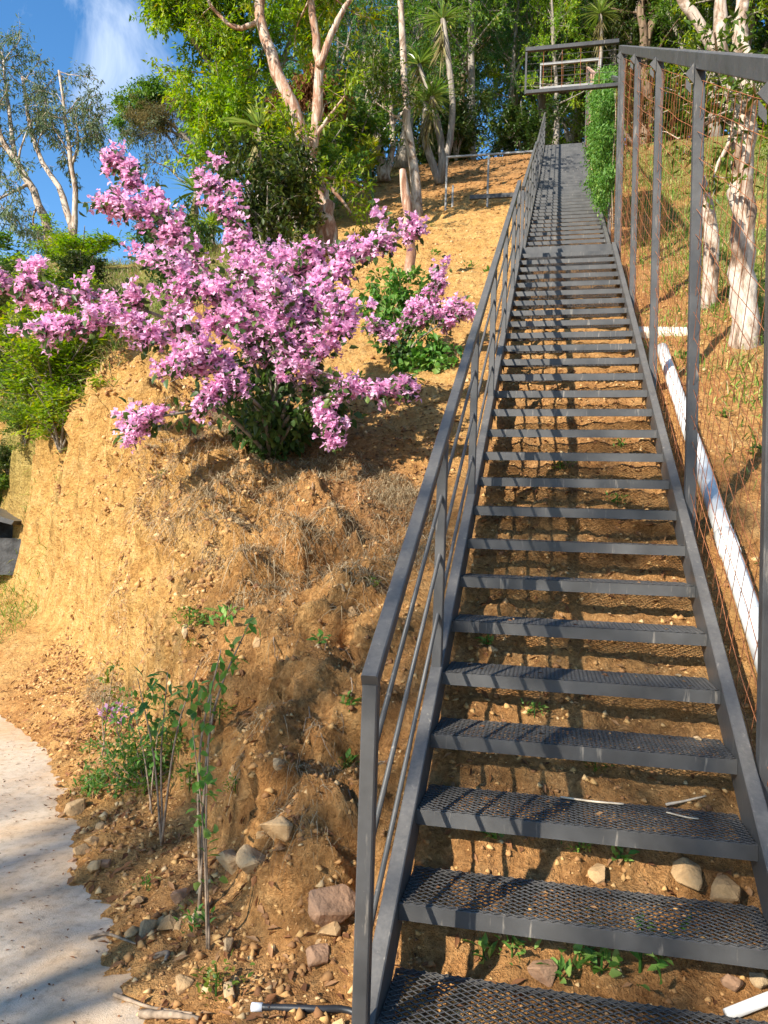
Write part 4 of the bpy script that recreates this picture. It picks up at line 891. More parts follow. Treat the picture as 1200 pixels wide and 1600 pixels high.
BR = [
    ([(395, 620, -.1), (330, 540, -.2), (240, 490, -.3), (140, 465, -.35), (60, 448, -.4), (-20, 442, -.4)], 1.15, .30, .19),
    ([(390, 630, -.3), (310, 560, -.5), (220, 515, -.6), (140, 508, -.7), (70, 520, -.7)], 1.0, .34, .14),
    ([(410, 610, .1), (375, 520, .1), (330, 440, .1), (270, 370, .1), (215, 325, .1), (162, 312, .1)], 1.35, .30, .24),
    ([(400, 600, .2), (345, 470, .2), (280, 390, .2), (238, 310, .2), (205, 275, .2), (184, 250, .2)], .95, .36, .15),
    ([(425, 600, .2), (410, 500, .3), (385, 400, .3), (350, 330, .3), (318, 268, .3)], 1.0, .34, .15),
    ([(425, 620, -.1), (400, 540, -.3), (350, 480, -.4), (290, 440, -.4), (240, 400, -.3)], 1.2, .35, .24),
    ([(430, 600, 0), (440, 500, 0), (455, 430, 0), (480, 395, 0)], 1.5, .35, .25),
    ([(440, 610, -.2), (470, 520, -.2), (500, 450, -.1), (540, 410, 0), (600, 380, .1), (655, 358, .15)], 1.2, .32, .20),
    ([(430, 620, -.35), (440, 560, -.5), (450, 500, -.5), (430, 450, -.4)], 1.5, .35, .24),
    ([(445, 640, -.3), (480, 580, -.45), (520, 530, -.5), (545, 480, -.45)], 1.3, .38, .22),
    ([(410, 650, -.4), (370, 600, -.6), (320, 560, -.7), (270, 570, -.75)], 1.0, .45, .20),
    ([(420, 660, -.3), (390, 620, -.6), (355, 600, -.7), (318, 640, -.75)], 1.0, .5, .15),
    ([(445, 660, -.25), (490, 625, -.4), (550, 610, -.45), (600, 612, -.45), (662, 600, -.4)], .75, .45, .10),
    ([(445, 680, -.2), (480, 640, -.4), (510, 650, -.5), (526, 695, -.5)], .8, .6, .09),
    ([(400, 690, -.2), (340, 640, -.5), (285, 645, -.6), (235, 655, -.65), (200, 672, -.65)], .55, .72, .09),
    ([(425, 620, -.3), (415, 560, -.45), (385, 520, -.5), (360, 500, -.5)], 1.5, .4, .22),
    ([(440, 610, -.1), (460, 540, -.25), (490, 500, -.3), (500, 470, -.3)], 1.5, .4, .22),
    ([(430, 590, .1), (430, 520, .1), (410, 460, .1), (395, 430, .1)], 1.5, .4, .22),
    ([(430, 640, .3), (450, 540, .5), (470, 460, .6), (440, 400, .6)], 1.2, .4, .24),
]
boug('bougainvillea', 'large arching bougainvillea covered in pink flowers on the brow of the bank', b0, BR, .018, 'bougainvilleas')
b1, _ = hit(628, 575)
DB_keep = DB; DB = float((b1-CAM)@AX_F)
boug('bougainvillea', 'smaller pink bougainvillea with green leaves beside the railing', b1+np.array([0, 0, -.03]),
     [([(620, 540, -.1), (600, 520, -.1), (580, 505, -.1)], 1.1, .4, .14), ([(640, 530, 0), (665, 490, 0), (682, 455, 0), (686, 428, 0)], 1.4, .4, .13), ([(645, 540, -.1), (675, 515, -.1), (700, 500, -.1), (718, 488, -.1)], 1.7, .4, .14),
      ([(635, 530, .1), (640, 505, .1), (648, 480, .1)], 1.3, .45, .15)], .012, 'bougainvilleas')
DB = DB_keep
def bush(name, label, base, pix, leaf, L, W, n, m, r=.008, spread=.2, depth=None, group=None, detail=2):
    base = np.asarray(base, float); D_ = float((base-CAM)@AX_F) if depth is None else depth; o = empty(name, base, label, name.split('_')[-1], group); A, B = [], []
    mb = MB()
    for x, y, dz in pix:
        p = spline([base, (base+at(x, y, D_+dz))/2+rnd_dir(1)[0]*.04, at(x, y, D_+dz)], 10)-base; mb.tube(p, np.linspace(r, r*.3, 10), 6, True)
        for _ in range(n):
            i = random.randint(2, 9); s = p[i]; e = s+unit(rnd_dir(1)[0]+np.array([0, 0, .3]))*spread*random.uniform(.4, 1); A.append(s); B.append(e); mb.tube([s, e], [r*.3, r*.15], 3, False)
    mb.build('stems', M['twig'], o, True)
    V_, T_, R_ = twig_leaves(np.array(A), np.array(B), m, L, W, .02, .3, .15, detail, .1, .4); obj('foliage', tri_mesh('foliage', V_, T_, M[leaf], R_), o)
    return o
g1, _ = hit(610, 520)
bush('leafy_bush', 'round green leafy bush behind the smaller bougainvillea', g1, [(580, 440, .1), (610, 420, .1), (640, 430, .1), (660, 450, .1), (595, 470, 0), (625, 460, 0), (565, 480, .1), (650, 480, 0)], 'leaf_vine', .085, .045, 16, 9, .008, .26)
g1, _ = hit(655, 575)
bush('leafy_bush', 'low green leaves under the smaller bougainvillea beside the railing', g1, [(600, 545, 0), (640, 540, 0), (680, 535, 0), (705, 545, 0), (665, 560, -.1), (695, 570, -.1), (625, 575, -.1)], 'leaf_vine', .075, .045, 12, 8, .006, .18)
g1, _ = hit(432, 700)
bush('leafy_bush', 'dark green leaves around the foot of the large bougainvillea', g1, [(350, 650, -.1), (380, 660, -.2), (420, 640, -.3), (460, 650, -.3), (500, 630, -.2), (540, 620, -.1), (470, 690, -.3), (400, 690, -.3), (450, 600, -.2), (370, 620, 0)], 'leaf_boug', .085, .055, 13, 7, .007, .2)

# ------------------------------------------------------------------ creeper on the fence
r = empty('creeper', (XF, 9.6, zf2(9.6)), 'bright green creeper hanging on the fence between the two landings', 'creeper'); org = np.array([XF, 9.6, zf2(9.6)])
n = 2300; yy_ = 8.45+4.1*RNG.random(n)**1.1; hh = RNG.random(n)**.8*np.interp(yy_, [8.4, 9.2, 12.6], [2.2, 2.45, 2.3])
low_ = np.interp(yy_, [8.5, 9.2, 10, 12.6], [.9, .55, .25, .3]); hh = low_+.35*noise3(np.stack([yy_*2.2, yy_*0, yy_*0+3], 1))+(hh/2.4)*(2.35-low_)
A = np.stack([XF-.03+RNG.normal(scale=.05, size=n)+.09*noise3(np.stack([yy_*3, hh*3, hh*0], 1)), yy_, zf2(yy_)+hh], 1)-org; A = A[(noise3(np.stack([yy_*3.2, hh*2.4, hh*0+7], 1)) > -.12) & (yy_ > 8.75+.45*noise3(np.stack([hh*1.7, hh*0, hh*0+2], 1)))]; n = len(A)
B = A+rnd_dir(n)*.10+np.array([-.05, 0, -.10]); V_, T_, R_ = twig_leaves(A, B, 24, .060, .028, .05, .6, .2, 1, 0, .4); obj('foliage', tri_mesh('foliage', V_, T_, M['leaf_vine'], R_), r)
mb = MB()
for k in range(9):
    y = 8.7+k*.45; mb.tube(spline([(XF-.01, y, zf2(y)+.2), (XF-.03, y+.1, zf2(y)+1.0), (XF-.01, y-.05, zf2(y)+1.7), (XF-.02, y+.12, zf2(y)+2.2)], 10)-org, .006, 5)
mb.build('vine_stems', M['twig'], r)

# ------------------------------------------------------------------ pipes
def ground_path(pts, lift):
    out = []
    for x, y in pts: p, _ = drop(x, y); out.append((x, y, p[2]+lift))
    return out
r = empty('drain_pipe', (.80, .2, ground_z(.80, .2)), 'long white plastic drain pipe lying beside the fence', 'pipe'); org = np.array(r.location)
zpipe = lambda y: zf1(y)-.145
pp_ = [np.array([.80+.004*math.sin(y), y, zpipe(y)]) for y in np.linspace(-.5, 4.72, 20)]
mb = MB(); mb.tube(pp_, .049, 20, True); mb.build('pipe', M['pvc'], r, True, origin=org)
mb = MB(); mb.tube([pp_[9], pp_[9]+(pp_[10]-pp_[9])*.55], .055, 20, True); mb.build('coupling', M['pvc'], r, True, origin=org)
p_a, _ = hit(1135, 1597); p_b, _ = hit(1230, 1570)
if p_a is None: p_a = np.array([.4, -.2, .05]); p_b = np.array([.9, -.2, .05])
mb = MB(); mb.tube([p_a+np.array([0, 0, .02]), p_b+np.array([0, 0, .04]), p_b+(p_b-p_a)*2], .017, 12, True)
tag(mb.build('drain_pipe', M['pvc'], None, True, origin=p_a), 'thin white pipe end poking out beside the lowest tread', 'pipe')
hp = [hit(x, y)[0] for x, y in ((404, 1579), (450, 1580), (500, 1582), (545, 1584))]; hp = [h+np.array([0, 0, .010]) for h in hp]
hose = empty('water_hose', hp[0], 'thin black water hose running along the foot of the slope under the stairs', 'hose')
tail = [(-.5, -.12, 0), (-.2, -.10, 0), (.12, -.12, 0), (.40, -.10, 0), (.62, -.06, 0), (1.0, -.05, 0)]
tail = [np.array([t_[0], t_[1], drop(t_[0], t_[1])[0][2]+.014]) for t_ in tail]
mb = MB(); mb.tube(spline(hp+tail, 40), .0105, 10, True); mb.build('tube', M['hose'], hose, True, origin=hp[0])
mb = MB(); d_ = unit(hp[1]-hp[0]); mb.tube([hp[0]-d_*.022, hp[0]+d_*.012], .013, 10, True); mb.build('taped_end', M['white'], hose, True, origin=hp[0])
# slab and plank of cast concrete beside the fence
c, nn = hit(1032, 522); mb = MB(); Rm = Matrix.Rotation(math.radians(-6), 3, 'Z')
pts = [(-.26, -.10, -.05), (.28, -.11, -.05), (.26, .10, -.05), (-.25, .11, -.05), (-.25, -.09, .045), (.27, -.10, .05), (.25, .09, .05), (-.24, .10, .045)]
Q = unit(nn); e1 = unit(np.cross([0, 1, 0], Q)); e2_ = np.cross(Q, e1)
mb.hexa([c+e1*a*-1*-1+e2_*b_+Q*z for a, b_, z in pts]); o = mb.build('concrete_slab', M['slab'], None, False, origin=c); tag(o, 'pale flat concrete slab lying beside the stairs behind the fence', 'slab')
bv = o.modifiers.new('bevel', 'BEVEL'); bv.width = .012; bv.segments = 2

# ------------------------------------------------------------------ rocks, gravel, sticks, leaves
def rock_mesh(seed, mat, flat=.72):
    """angular broken stone: hull of a few points, edges slightly chipped"""
    import bmesh
    rs = np.random.default_rng(seed+40); bm = bmesh.new()
    for p in unit(rs.normal(size=(15, 3)))*rs.uniform(.75, 1.05, (15, 1)): bm.verts.new(p*np.array([1, .8, flat]))
    bmesh.ops.convex_hull(bm, input=bm.verts); bmesh.ops.dissolve_limit(bm, angle_limit=.25, verts=bm.verts, edges=bm.edges)
    bmesh.ops.bevel(bm, geom=bm.edges[:], offset=.05, segments=1, affect='EDGES', clamp_overlap=True)
    me = bpy.data.meshes.new('rock'); bm.to_mesh(me); bm.free(); me.materials.append(mat); return me
RK = [rock_mesh(i, M[m]) for i, m in enumerate(['stone', 'stone_red', 'stone', 'stone_pale', 'stone', 'stone_red', 'stone_pale', 'stone'])]
def rock_at(px_, py_, size, k, label, rot=None, sink=.25, name='rock'):
    c, nn = hit(px_, py_)
    if c is None: return
    o = obj(name, RK[k % len(RK)], None, c+nn*size*(.45-sink)); o.scale = (size,)*3; o.rotation_euler = rot or (random.uniform(-.5, .5), random.uniform(-.5, .5), random.uniform(0, 6.3))
    return tag(o, label, 'rock')
for a in ((398, 1555-230, .0),): pass
rock_at(132, 1330, .052, 0, 'square ochre rock standing on the concrete edge'); rock_at(146, 1318, .045, 2, 'tan rock just behind the square rock on the road edge')
rock_at(114, 1347, .030, 5, 'small brown rock left of the square rock on the concrete'); rock_at(150, 1356, .048, 4, 'flat ochre rock lying at the road edge'); rock_at(166, 1350, .035, 1, 'reddish rock against the flat ochre rock')
rock_at(124, 1268, .085, 7, 'long flat ochre rock beside the weeds at the road edge', (0.05, .1, .5)); rock_at(160, 1296, .05, 4, 'brown angular rock behind the square rock')
rock_at(228, 1458, .058, 3, 'upright pale brown rock at the foot of the saplings'); rock_at(208, 1458, .036, 0, 'small ochre rock left of the upright rock'); rock_at(258, 1450, .05, 2, 'blocky tan rock under the saplings')
rock_at(285, 1402, .05, 5, 'reddish tan rock among the sapling stems'); rock_at(355, 1478, .035, 3, 'round pale stone in front of the bank foot'); rock_at(313, 1440, .05, 6, 'leaning pale stone near the sapling foot')
rock_at(288, 1540, .05, 7, 'tan stone among the low weeds near the bottom edge'); rock_at(360, 1552, .042, 3, 'pale tan stone on the reddish soil'); rock_at(216, 1412, .035, 4, 'grey brown stone on the gravel strip')
rock_at(518, 1412, .125, 5, 'large brown boulder stuck in the bank beside the stair post', (.3, .2, .6), .35, 'boulder'); rock_at(362, 1350, .085, 6, 'pale rounded rock stuck in the lower bank', (.2, .6, 1), .35); rock_at(395, 1352, .11, 6, 'large pale grey rock stuck in the lower bank', (.5, .2, 2), .4, 'boulder')
rock_at(500, 1492, .06, 1, 'reddish stone in the soil left of the stair post'); rock_at(515, 1455, .05, 2, 'tan wedge stone under the boulder'); rock_at(432, 1300, .09, 4, 'brown rock bulging from the bank face', None, .45)
rock_at(1075, 1370, .075, 4, 'rounded ochre rock under the second tread gap', None, .35); rock_at(1135, 1395, .08, 7, 'broad ochre rock beside the right stringer', None, .4); rock_at(848, 1520, .06, 5, 'grey brown stone below the second tread', None, .3)
rock_at(1182, 1532, .045, 3, 'pale stone at the right edge above the hose'); rock_at(1145, 1535, .045, 1, 'reddish stone left of the pale stone above the hose'); rock_at(930, 1365, .06, 2, 'ochre rock in the soil under the stairs', None, .4)
def sample(n, gen, mask=None):
    """n ground points and normals from a vectorised generator and a mask over (x, y, to foot, to crest, to road edge)"""
    out = []; c = 0
    for _ in range(60):
        Q = gen(max(4*n, 400))
        if mask is not None: Q = Q[mask(Q[:, 0], Q[:, 1], sdist(Q, BASE)[0], sdist(Q, CREST)[0], sdist(Q, EDGE)[0])]
        out.append(Q); c += len(Q)
        if c >= n: break
    Q = np.concatenate(out)[:n]; H = [drop(a, b_) for a, b_ in Q]
    return np.array([h[0] for h in H]), np.array([h[1] for h in H])
def rect(x0, x1, y0, y1): return lambda n: np.stack([RNG.uniform(x0, x1, n), RNG.uniform(y0, y1, n)], 1)
def tufts(C_, s): 
    C_ = np.array(C_); return lambda n: C_[RNG.integers(0, len(C_), n)]+RNG.normal(size=(n, 2))*(s(C_)[RNG.integers(0, len(C_), n)][:, None] if callable(s) else s)
m_apron = lambda x, y, db, dc, de: (de > -.5*RNG.random(len(x))**3-.02) & (db < .25)
m_face = lambda x, y, db, dc, de: (db > .05) & (dc < .15)
G_APRON, G_FACE = rect(-4.6, -.3, -1.4, 4.2), rect(-5.2, -.6, -.1, 6)
# stones set in the bank: pieces of the ground
def scatter_stones(n, gen, mask, smin, smax, ks):
    for p, nn in zip(*sample(n, gen, mask)):
        s = smin+(smax-smin)*random.random()**2.2
        o = obj('stone', RK[random.choice(ks)], ground, p-nn*s*.28); o.scale = (s, s*random.uniform(.7, 1), s*random.uniform(.6, 1)); o.rotation_euler = (random.uniform(0, 6), random.uniform(0, 6), random.uniform(0, 6))
scatter_stones(70, rect(-5.0, -.7, -.2, 6), lambda x, y, db, dc, de: (db > .05) & (dc < -.1), .018, .08, [0, 2, 3, 4, 6, 7])
scatter_stones(70, rect(-3.4, -.4, -1.2, 3), lambda x, y, db, dc, de: (de > 0) & (db < .15), .014, .045, [0, 1, 2, 4, 5, 7])
scatter_stones(34, rect(-.5, .5, -.3, 3.2), None, .015, .05, [0, 1, 2, 4, 5, 7])
# gravel and crumbs of soil, too many to count
def gravel(n, gen, mask, smin, smax, name, label, mat):
    Ps, _ = sample(n, gen, mask); n = len(Ps)
    s = smin+(smax-smin)*RNG.random(n)**3; oct_ = np.array([(1, 0, 0), (0, 1, 0), (-1, 0, 0), (0, -1, 0), (0, 0, .8), (0, 0, -.6)], float)
    J = oct_[None]*(1+RNG.uniform(-.4, .4, (n, 6, 3)))+RNG.normal(scale=.18, size=(n, 6, 3)); a = RNG.uniform(0, 6.3, n); ca_, sa_ = np.cos(a), np.sin(a)
    Jx = J[:, :, 0]*ca_[:, None]-J[:, :, 1]*sa_[:, None]; Jy = J[:, :, 0]*sa_[:, None]+J[:, :, 1]*ca_[:, None]; J = np.stack([Jx, Jy, J[:, :, 2]], 2)
    V_ = (Ps[:, None]+J*s[:, None, None]).reshape(-1, 3); F = np.array([(0, 1, 4), (1, 2, 4), (2, 3, 4), (3, 0, 4), (1, 0, 5), (2, 1, 5), (3, 2, 5), (0, 3, 5)])
    T_ = (F[None]+(np.arange(n)*6)[:, None, None]).reshape(-1, 3); return tag(obj(name, tri_mesh(name, V_, T_, mat, np.repeat(RNG.random(n), 8))), label, None, None, 'stuff')
M['crumb'] = leaf_mat('soil_crumbs', [(0, (.20, .095, .045)), (.4, (.42, .22, .085)), (.85, (.52, .31, .12)), (1, (.60, .42, .22))], 0, .95, .0, .1)
gravel(8500, G_APRON, m_apron, .004, .022, 'gravel', 'loose soil crumbs and gravel along the road edge', M['crumb'])
gravel(6000, rect(-5.4, -2.0, 1, 6), m_face, .006, .032, 'gravel', 'crumbly stones studding the sunlit part of the cut bank', M['crumb'])
gravel(2200, rect(-2.4, -.6, -.1, 4), m_face, .005, .022, 'gravel', 'crumbs on the shaded part of the cut bank', M['crumb'])
gravel(3500, rect(-.56, .56, -.6, 4.5), None, .004, .022, 'gravel', 'crumbs of soil and stone under the stairs', M['crumb'])
gravel(3500, rect(-3.6, -.7, 2.8, 12), None, .006, .035, 'gravel', 'clods on the bare slope left of the railing', M['crumb'])
gravel(1800, rect(.66, 2.2, .3, 7), None, .005, .030, 'gravel', 'clods on the soil right of the fence', M['crumb'])
def litter_stuff(n, gen, mask, label, L=.05, name='dead_leaves', mat='leaf_brown', lift=.006):
    Ps, Ns = sample(n, gen, mask); n = len(Ps); Ps = Ps+Ns*lift; D = unit(np.cross(Ns, rnd_dir(n)))+Ns*RNG.uniform(-.05, .35, (n, 1))
    V_, T_, R_ = leaf_geo(Ps, D, L*RNG.uniform(.5, 1.4, n), L*.42*RNG.uniform(.6, 1.2, n), RNG.random(n), .25); return tag(obj(name, tri_mesh(name, V_, T_, M[mat], R_)), label, None, None, 'stuff')
litter_stuff(1300, G_APRON, m_apron, 'dead leaves strewn along the road edge', .05)
litter_stuff(700, rect(-.56, .56, -.6, 5), None, 'dead leaves on the soil under the stairs', .045)
litter_stuff(3000, rect(-3.5, -.8, 2.2, 4.5), None, 'dead leaves on the brow below the bougainvillea', .045)
litter_stuff(2500, rect(-6, 4, 13, 24), None, 'dead leaves on the ground under the grove', .10)
P_ = rect(-3.8, -.9, -1.2, 3)(2600); P_ = P_[sdist(P_, EDGE)[0] < -.0][:900]; n = len(P_); P_ = np.concatenate([P_, np.full((n, 1), .0035)], 1)
V_, T_, R_ = leaf_geo(P_, rnd_dir(n)*np.array([1, 1, .1]), .014*RNG.uniform(.3, 2.0, n), .007, RNG.random(n)*.5, .1)
tag(obj('dead_leaves', tri_mesh('dead_leaves', V_, T_, M['leaf_brown'], R_)), 'dark specks of leaf and grit on the concrete road', None, None, 'stuff')
def stick(pix, r, label, lift=.012, mat='twig', name='stick'):
    pts = []
    for x, y in pix:
        h, nn = hit(x, y)
        if h is None or h[2] < .0: h = CAM+(at(x, y, 1)-CAM)*(-CAM[2]/(at(x, y, 1)-CAM)[2]); 
        pts.append(h+np.array([0, 0, lift]))
    mb = MB(); p = spline(pts, 10); mb.tube(p, np.linspace(r, r*.5, 10), 6, True, .15); return tag(mb.build(name, M[mat], None, True, origin=pts[0]), label, 'stick')
stick([(138, 1470), (165, 1464), (190, 1472), (212, 1480)], .007, 'bent dry stick lying on the concrete edge'); stick([(178, 1560), (200, 1568), (235, 1580), (300, 1590)], .008, 'long dark stick at the bottom edge of the concrete')
stick([(220, 1590), (270, 1592), (310, 1598)], .014, 'thick brown stick at the bottom of the gravel strip'); stick([(240, 1500), (262, 1494), (258, 1505)], .012, 'short brown piece of wood among the weeds')
def tread_stick(k, pts, r, label, mat='straw_plain'):
    q = [np.array([x, k*RUN+y, Z0+k*RISE+.008+r]) for x, y in pts]; mb = MB(); mb.tube(spline(q, 8), r, 5, True); tag(mb.build('stick', M[mat], None, True, origin=q[0]), label, 'stick')
M['straw_plain'] = simple_mat('pale_stick', (.55, .45, .33), .85, .2, 20, .1)
tread_stick(1, [(-.06, .25), (.05, .235), (.16, .24)], .004, 'thin pale stalk along the back of the third tread'); tread_stick(1, [(.30, .20), (.36, .17), (.40, .165)], .003, 'short pale twig on the third tread')
n = 130; k_ = RNG.integers(-1, 7, n); P_ = np.stack([RNG.uniform(-.5, .5, n), k_*RUN+RNG.uniform(.03, .26, n), Z0+k_*RISE+.0065], 1)
V_, T_, R_ = leaf_geo(P_, rnd_dir(n)*np.array([1, 1, .12]), .022*RNG.uniform(.4, 1.8, n), .010, RNG.random(n), .2)
tag(obj('dead_leaves', tri_mesh('dead_leaves', V_, T_, M['leaf_brown'], R_)), 'bits of dead leaf caught on the lower treads', None, None, 'stuff')
c, _ = hit(1045, 1262); stick([(1040, 1266), (1070, 1260), (1103, 1252)], .006, 'pale broken stick on the soil behind the third tread', .02, 'straw_plain')
for k, (x, y, s, kk) in enumerate(((.46, .24, .022, 3), (.43, .245, .018, 6))):
    o = obj('rock', RK[kk], None, (x, 2*RUN+y if k == 0 else 3*RUN+y, Z0+(2+k)*RISE+.012)); o.scale = (s, s, s*.7); tag(o, ['small pale stone at the right end of the fourth tread', 'small pale stone at the right end of the fifth tread'][k], 'rock')

# ------------------------------------------------------------------ grass and weeds
def blades(n, gen, mask, label, mat, L, W, droop=.5, lean=.5, name='grass'):
    Ps, Ns = sample(n, gen, mask); n = len(Ps); D = Ns*.5+np.array([0, 0, .6])+RNG.normal(scale=lean, size=(n, 3))
    V_, T_, R_ = strips(Ps-Ns*.005, D, L*RNG.uniform(.4, 1.3, n), W, RNG.random(n), droop, 3); return tag(obj(name, tri_mesh(name, V_, T_, M[mat], R_)), label, None, None, 'stuff')
g_brow = tufts(rect(-3.6, -.75, 1.5, 4.2)(190), .085); m_brow = lambda x, y, db, dc, de: (dc > -.8) & (dc < .45)
blades(26000, g_brow, m_brow, 'dry straw-coloured grass on the brow of the bank', 'straw', .17, .0050, .8, .75, 'dry_grass')
g_fc = tufts(rect(-3.4, -.75, .2, 3)(70), .045)
blades(2600, g_fc, lambda x, y, db, dc, de: (db > .15) & (dc < -.2), 'dry roots and grass hanging on the cut bank', 'straw', .16, .0032, 1.0, .8, 'dry_grass')
g_left = tufts(rect(-11.5, -4.6, 4.2, 12)(520), .16); m_left = lambda x, y, db, dc, de: db > .2
g_edge = tufts(rect(-8.2, -4.7, 4.9, 8.2)(330), .13); m_edge = lambda x, y, db, dc, de: (db > .55) & (x < -4.75-.5*RNG.random(len(x)))
blades(17000, g_left, m_left, 'dry brown grass on the bank beyond the cut', 'straw', .36, .009, .5, .5, 'dry_grass'); blades(14000, g_edge, m_edge, 'tangled dry grass at the edge of the cut bank', 'straw', .30, .006, .8, .7, 'dry_grass'); blades(14000, g_edge, m_edge, 'lush green grass at the edge of the cut bank', 'grass', .28, .012, .7, .6); blades(14000, g_left, m_left, 'green grass on the bank beyond the cut', 'grass', .34, .014, .6, .5)
c_r = np.stack([RNG.uniform(.95, 8, 1100), 2.5+17*RNG.random(1100)**1.25], 1); g_right = tufts(c_r, .16)
m_right = lambda x, y, db, dc, de: (x > .74) & (RNG.random(len(x)) < smooth(2.2, 6.5, y+1.2*(x-1)))
blades(38000, g_right, m_right, 'sunlit yellow green grass on the slope beyond the fence', 'grass', .27, .013, .6, .55); blades(10000, g_right, m_right, 'dry grass on the slope beyond the fence', 'straw', .28, .008, .55, .5, 'dry_grass')
blades(2600, rect(-8.5, -5.2, 4.2, 6.4), lambda x, y, db, dc, de: (db > -.9) & (db < .2), 'bright grass at the foot of the far bank', 'grass', .22, .010, .5, .5)

# roots and dead vines hanging down the cut face
Ps, Ns = sample(60, rect(-3.3, -.72, .5, 3.4), lambda x, y, db, dc, de: (dc > -1.1) & (dc < -.05) & (db > .3)); mb = MB()
for p, nn in zip(Ps, Ns):
    dn = unit(np.array([nn[0], nn[1], 0]))*.35+np.array([0, 0, -1.0]); q = [p-nn*.01]; L_ = random.uniform(.18, .75); m_ = 9
    for i in range(m_):
        dn = unit(dn+rnd_dir(1)[0]*.35+np.array([0, 0, -.25])); c = q[-1]+dn*L_/m_; g, gn = drop(c[0], c[1])
        if c[2] < g[2]+.004: c = np.array([c[0], c[1], g[2]])+gn*.006
        q.append(c)
    mb.tube(q, np.linspace(random.uniform(.0022, .0045), .001, m_+1), 4, False)
tag(mb.build('hanging_roots', M['twig']), 'thin dry roots and dead vines hanging down the cut bank', None, None, 'stuff')

# small weeds: a few kinds, copied
def weed(name, nl, L, W, mat, up, h=0.0, detail=2):
    D = rnd_dir(nl); D[:, 2] = np.abs(D[:, 2])*.4+up; P = np.zeros((nl, 3)); P[:, 2] = RNG.random(nl)*h; P[:, :2] += RNG.normal(scale=h*.45, size=(nl, 2)); D[:, :2] += P[:, :2]*6
    V_, T_, R_ = leaf_geo(P+unit(D)*L*.15, D, L*RNG.uniform(.6, 1.2, nl), W*RNG.uniform(.8, 1.2, nl), .3+.7*RNG.random(nl), .15, None, detail)
    r = empty(name, (0, 0, 0)); obj('leaves', tri_mesh('leaves', V_, T_, M[mat], R_), r); mb = MB(); mb.tube([(0, 0, -.03), (0, 0, h*.6+.01), (.005, 0, h+.015)], .003, 5); mb.build('stem', M['leaf_vine'], r); return r
W1 = weed('weed', 14, .05, .026, 'leaf_vine', .30, .04); W2 = weed('weed', 30, .036, .014, 'leaf_vine', .4, .06); W3 = weed('weed', 80, .022, .010, 'leaf_mid', .4, .07)
KIND = {id(W1): 'broad-leaved', id(W2): 'upright', id(W3): 'fine-leaved'}
used = set()
def put_weed(src, p, sc, label, group):
    o = src if id(src) not in used else copy_tree(src); used.add(id(src)); o.location = tuple(p); o.scale = (sc,)*3; o.rotation_euler = (0, 0, random.uniform(0, 6.3)); tag(o, label, 'weed', group); return o
for (x, y, s, w, lb) in ((755, 1500, 1.0, W1, 'small round-leaved weed left under the second tread'), (800, 1495, 1.1, W2, 'weed with upright leaves under the middle of the second tread'), (905, 1512, 1.1, W1, 'flat rosette weed under the second tread'),
                         (940, 1520, 1.2, W1, 'second flat rosette weed under the second tread, right of the first'), (1000, 1520, 2.0, W2, 'tall bright green weed under the second tread'), (875, 1530, .9, W1, 'tiny seedling below the flat rosette weeds'),
                         (770, 1310, .9, W1, 'two-leaved seedling under the third tread'), (905, 1330, .8, W3, 'small weed under the middle of the third tread'), (970, 1345, .8, W1, 'seedling right of the middle under the third tread'),
                         (760, 1008, .8, W1, 'seedling behind the fifth tread'), (965, 790, 1.0, W2, 'green weed under the stairs by the ninth tread'), (875, 735, 1.1, W3, 'leafy weed under the tenth tread, left of centre'),
                         (970, 700, .9, W2, 'weed under the eleventh tread'), (930, 1205, .8, W3, 'small weed behind the fourth tread'), (835, 1120, .8, W2, 'weed in the shade behind the fourth tread')):
    h, _ = hit(x, y)
    if h is not None: put_weed(w, h, s, lb, 'weeds under the stairs')
def strew(n, gen, mask, kinds, s0, s1, where, group):
    for p, _ in zip(*sample(n, gen, mask)):
        w = random.choice(kinds); put_weed(w, p, random.uniform(s0, s1), 'small %s green weed %s' % (KIND[id(w)], where), group)
strew(18, rect(-3.4, -.85, 3.6, 13), None, [W1, W2, W3], .9, 2.2, 'on the bare slope left of the railing', 'weeds on the bare slope')
strew(14, rect(.72, 1.9, .8, 6), None, [W1, W2, W3], .8, 2.0, 'on the soil behind the rusty fence', 'weeds behind the fence')
strew(14, rect(-2.6, -.9, -.8, 1.8), lambda x, y, db, dc, de: (de > .02) & (db < .2), [W2, W3, W3], .7, 1.5, 'on the gravel strip at the foot of the bank', 'weeds on the gravel strip')
strew(9, rect(-3.2, -.85, .4, 3.2), lambda x, y, db, dc, de: (db > .15) & (dc < .1), [W1, W3], .5, 1.0, 'clinging to the face of the cut bank', 'seedlings on the bank')
# weedy patch and saplings at the road edge
def sapling(label, bx, by, tops, leaf, L, W, nl, r=.006, bare=.35, leafy=1.0):
    b, _ = hit(bx, by); D_ = float((b-CAM)@AX_F); o = empty('sapling', b, label, 'sapling', 'saplings at the road edge'); A, B = [], []
    for (x, y, mx, my, dz) in tops:
        p = spline([b+rnd_dir(1)[0]*np.array([.02, .02, 0]), at(mx, my, D_+dz/2), at(x, y, D_+dz)], 18)-b; mb = MB(); mb.tube(p, np.linspace(r, r*.3, 18), 6, True); mb.build('stem', M['twig'], o, True)
        for i in range(int(18*bare), 18):
            for _ in range(random.choice((0, 1, 1, 2))): e = p[i]+unit(rnd_dir(1)[0]+np.array([0, 0, .2]))*.05*leafy; A.append(p[i]); B.append(e)
    V_, T_, R_ = twig_leaves(np.array(A), np.array(B), nl, L, W, .012, .2, .15, 2, .2, .6); obj('leaves', tri_mesh('leaves', V_, T_, M[leaf], np.clip(R_+.15, 0, 1)), o)
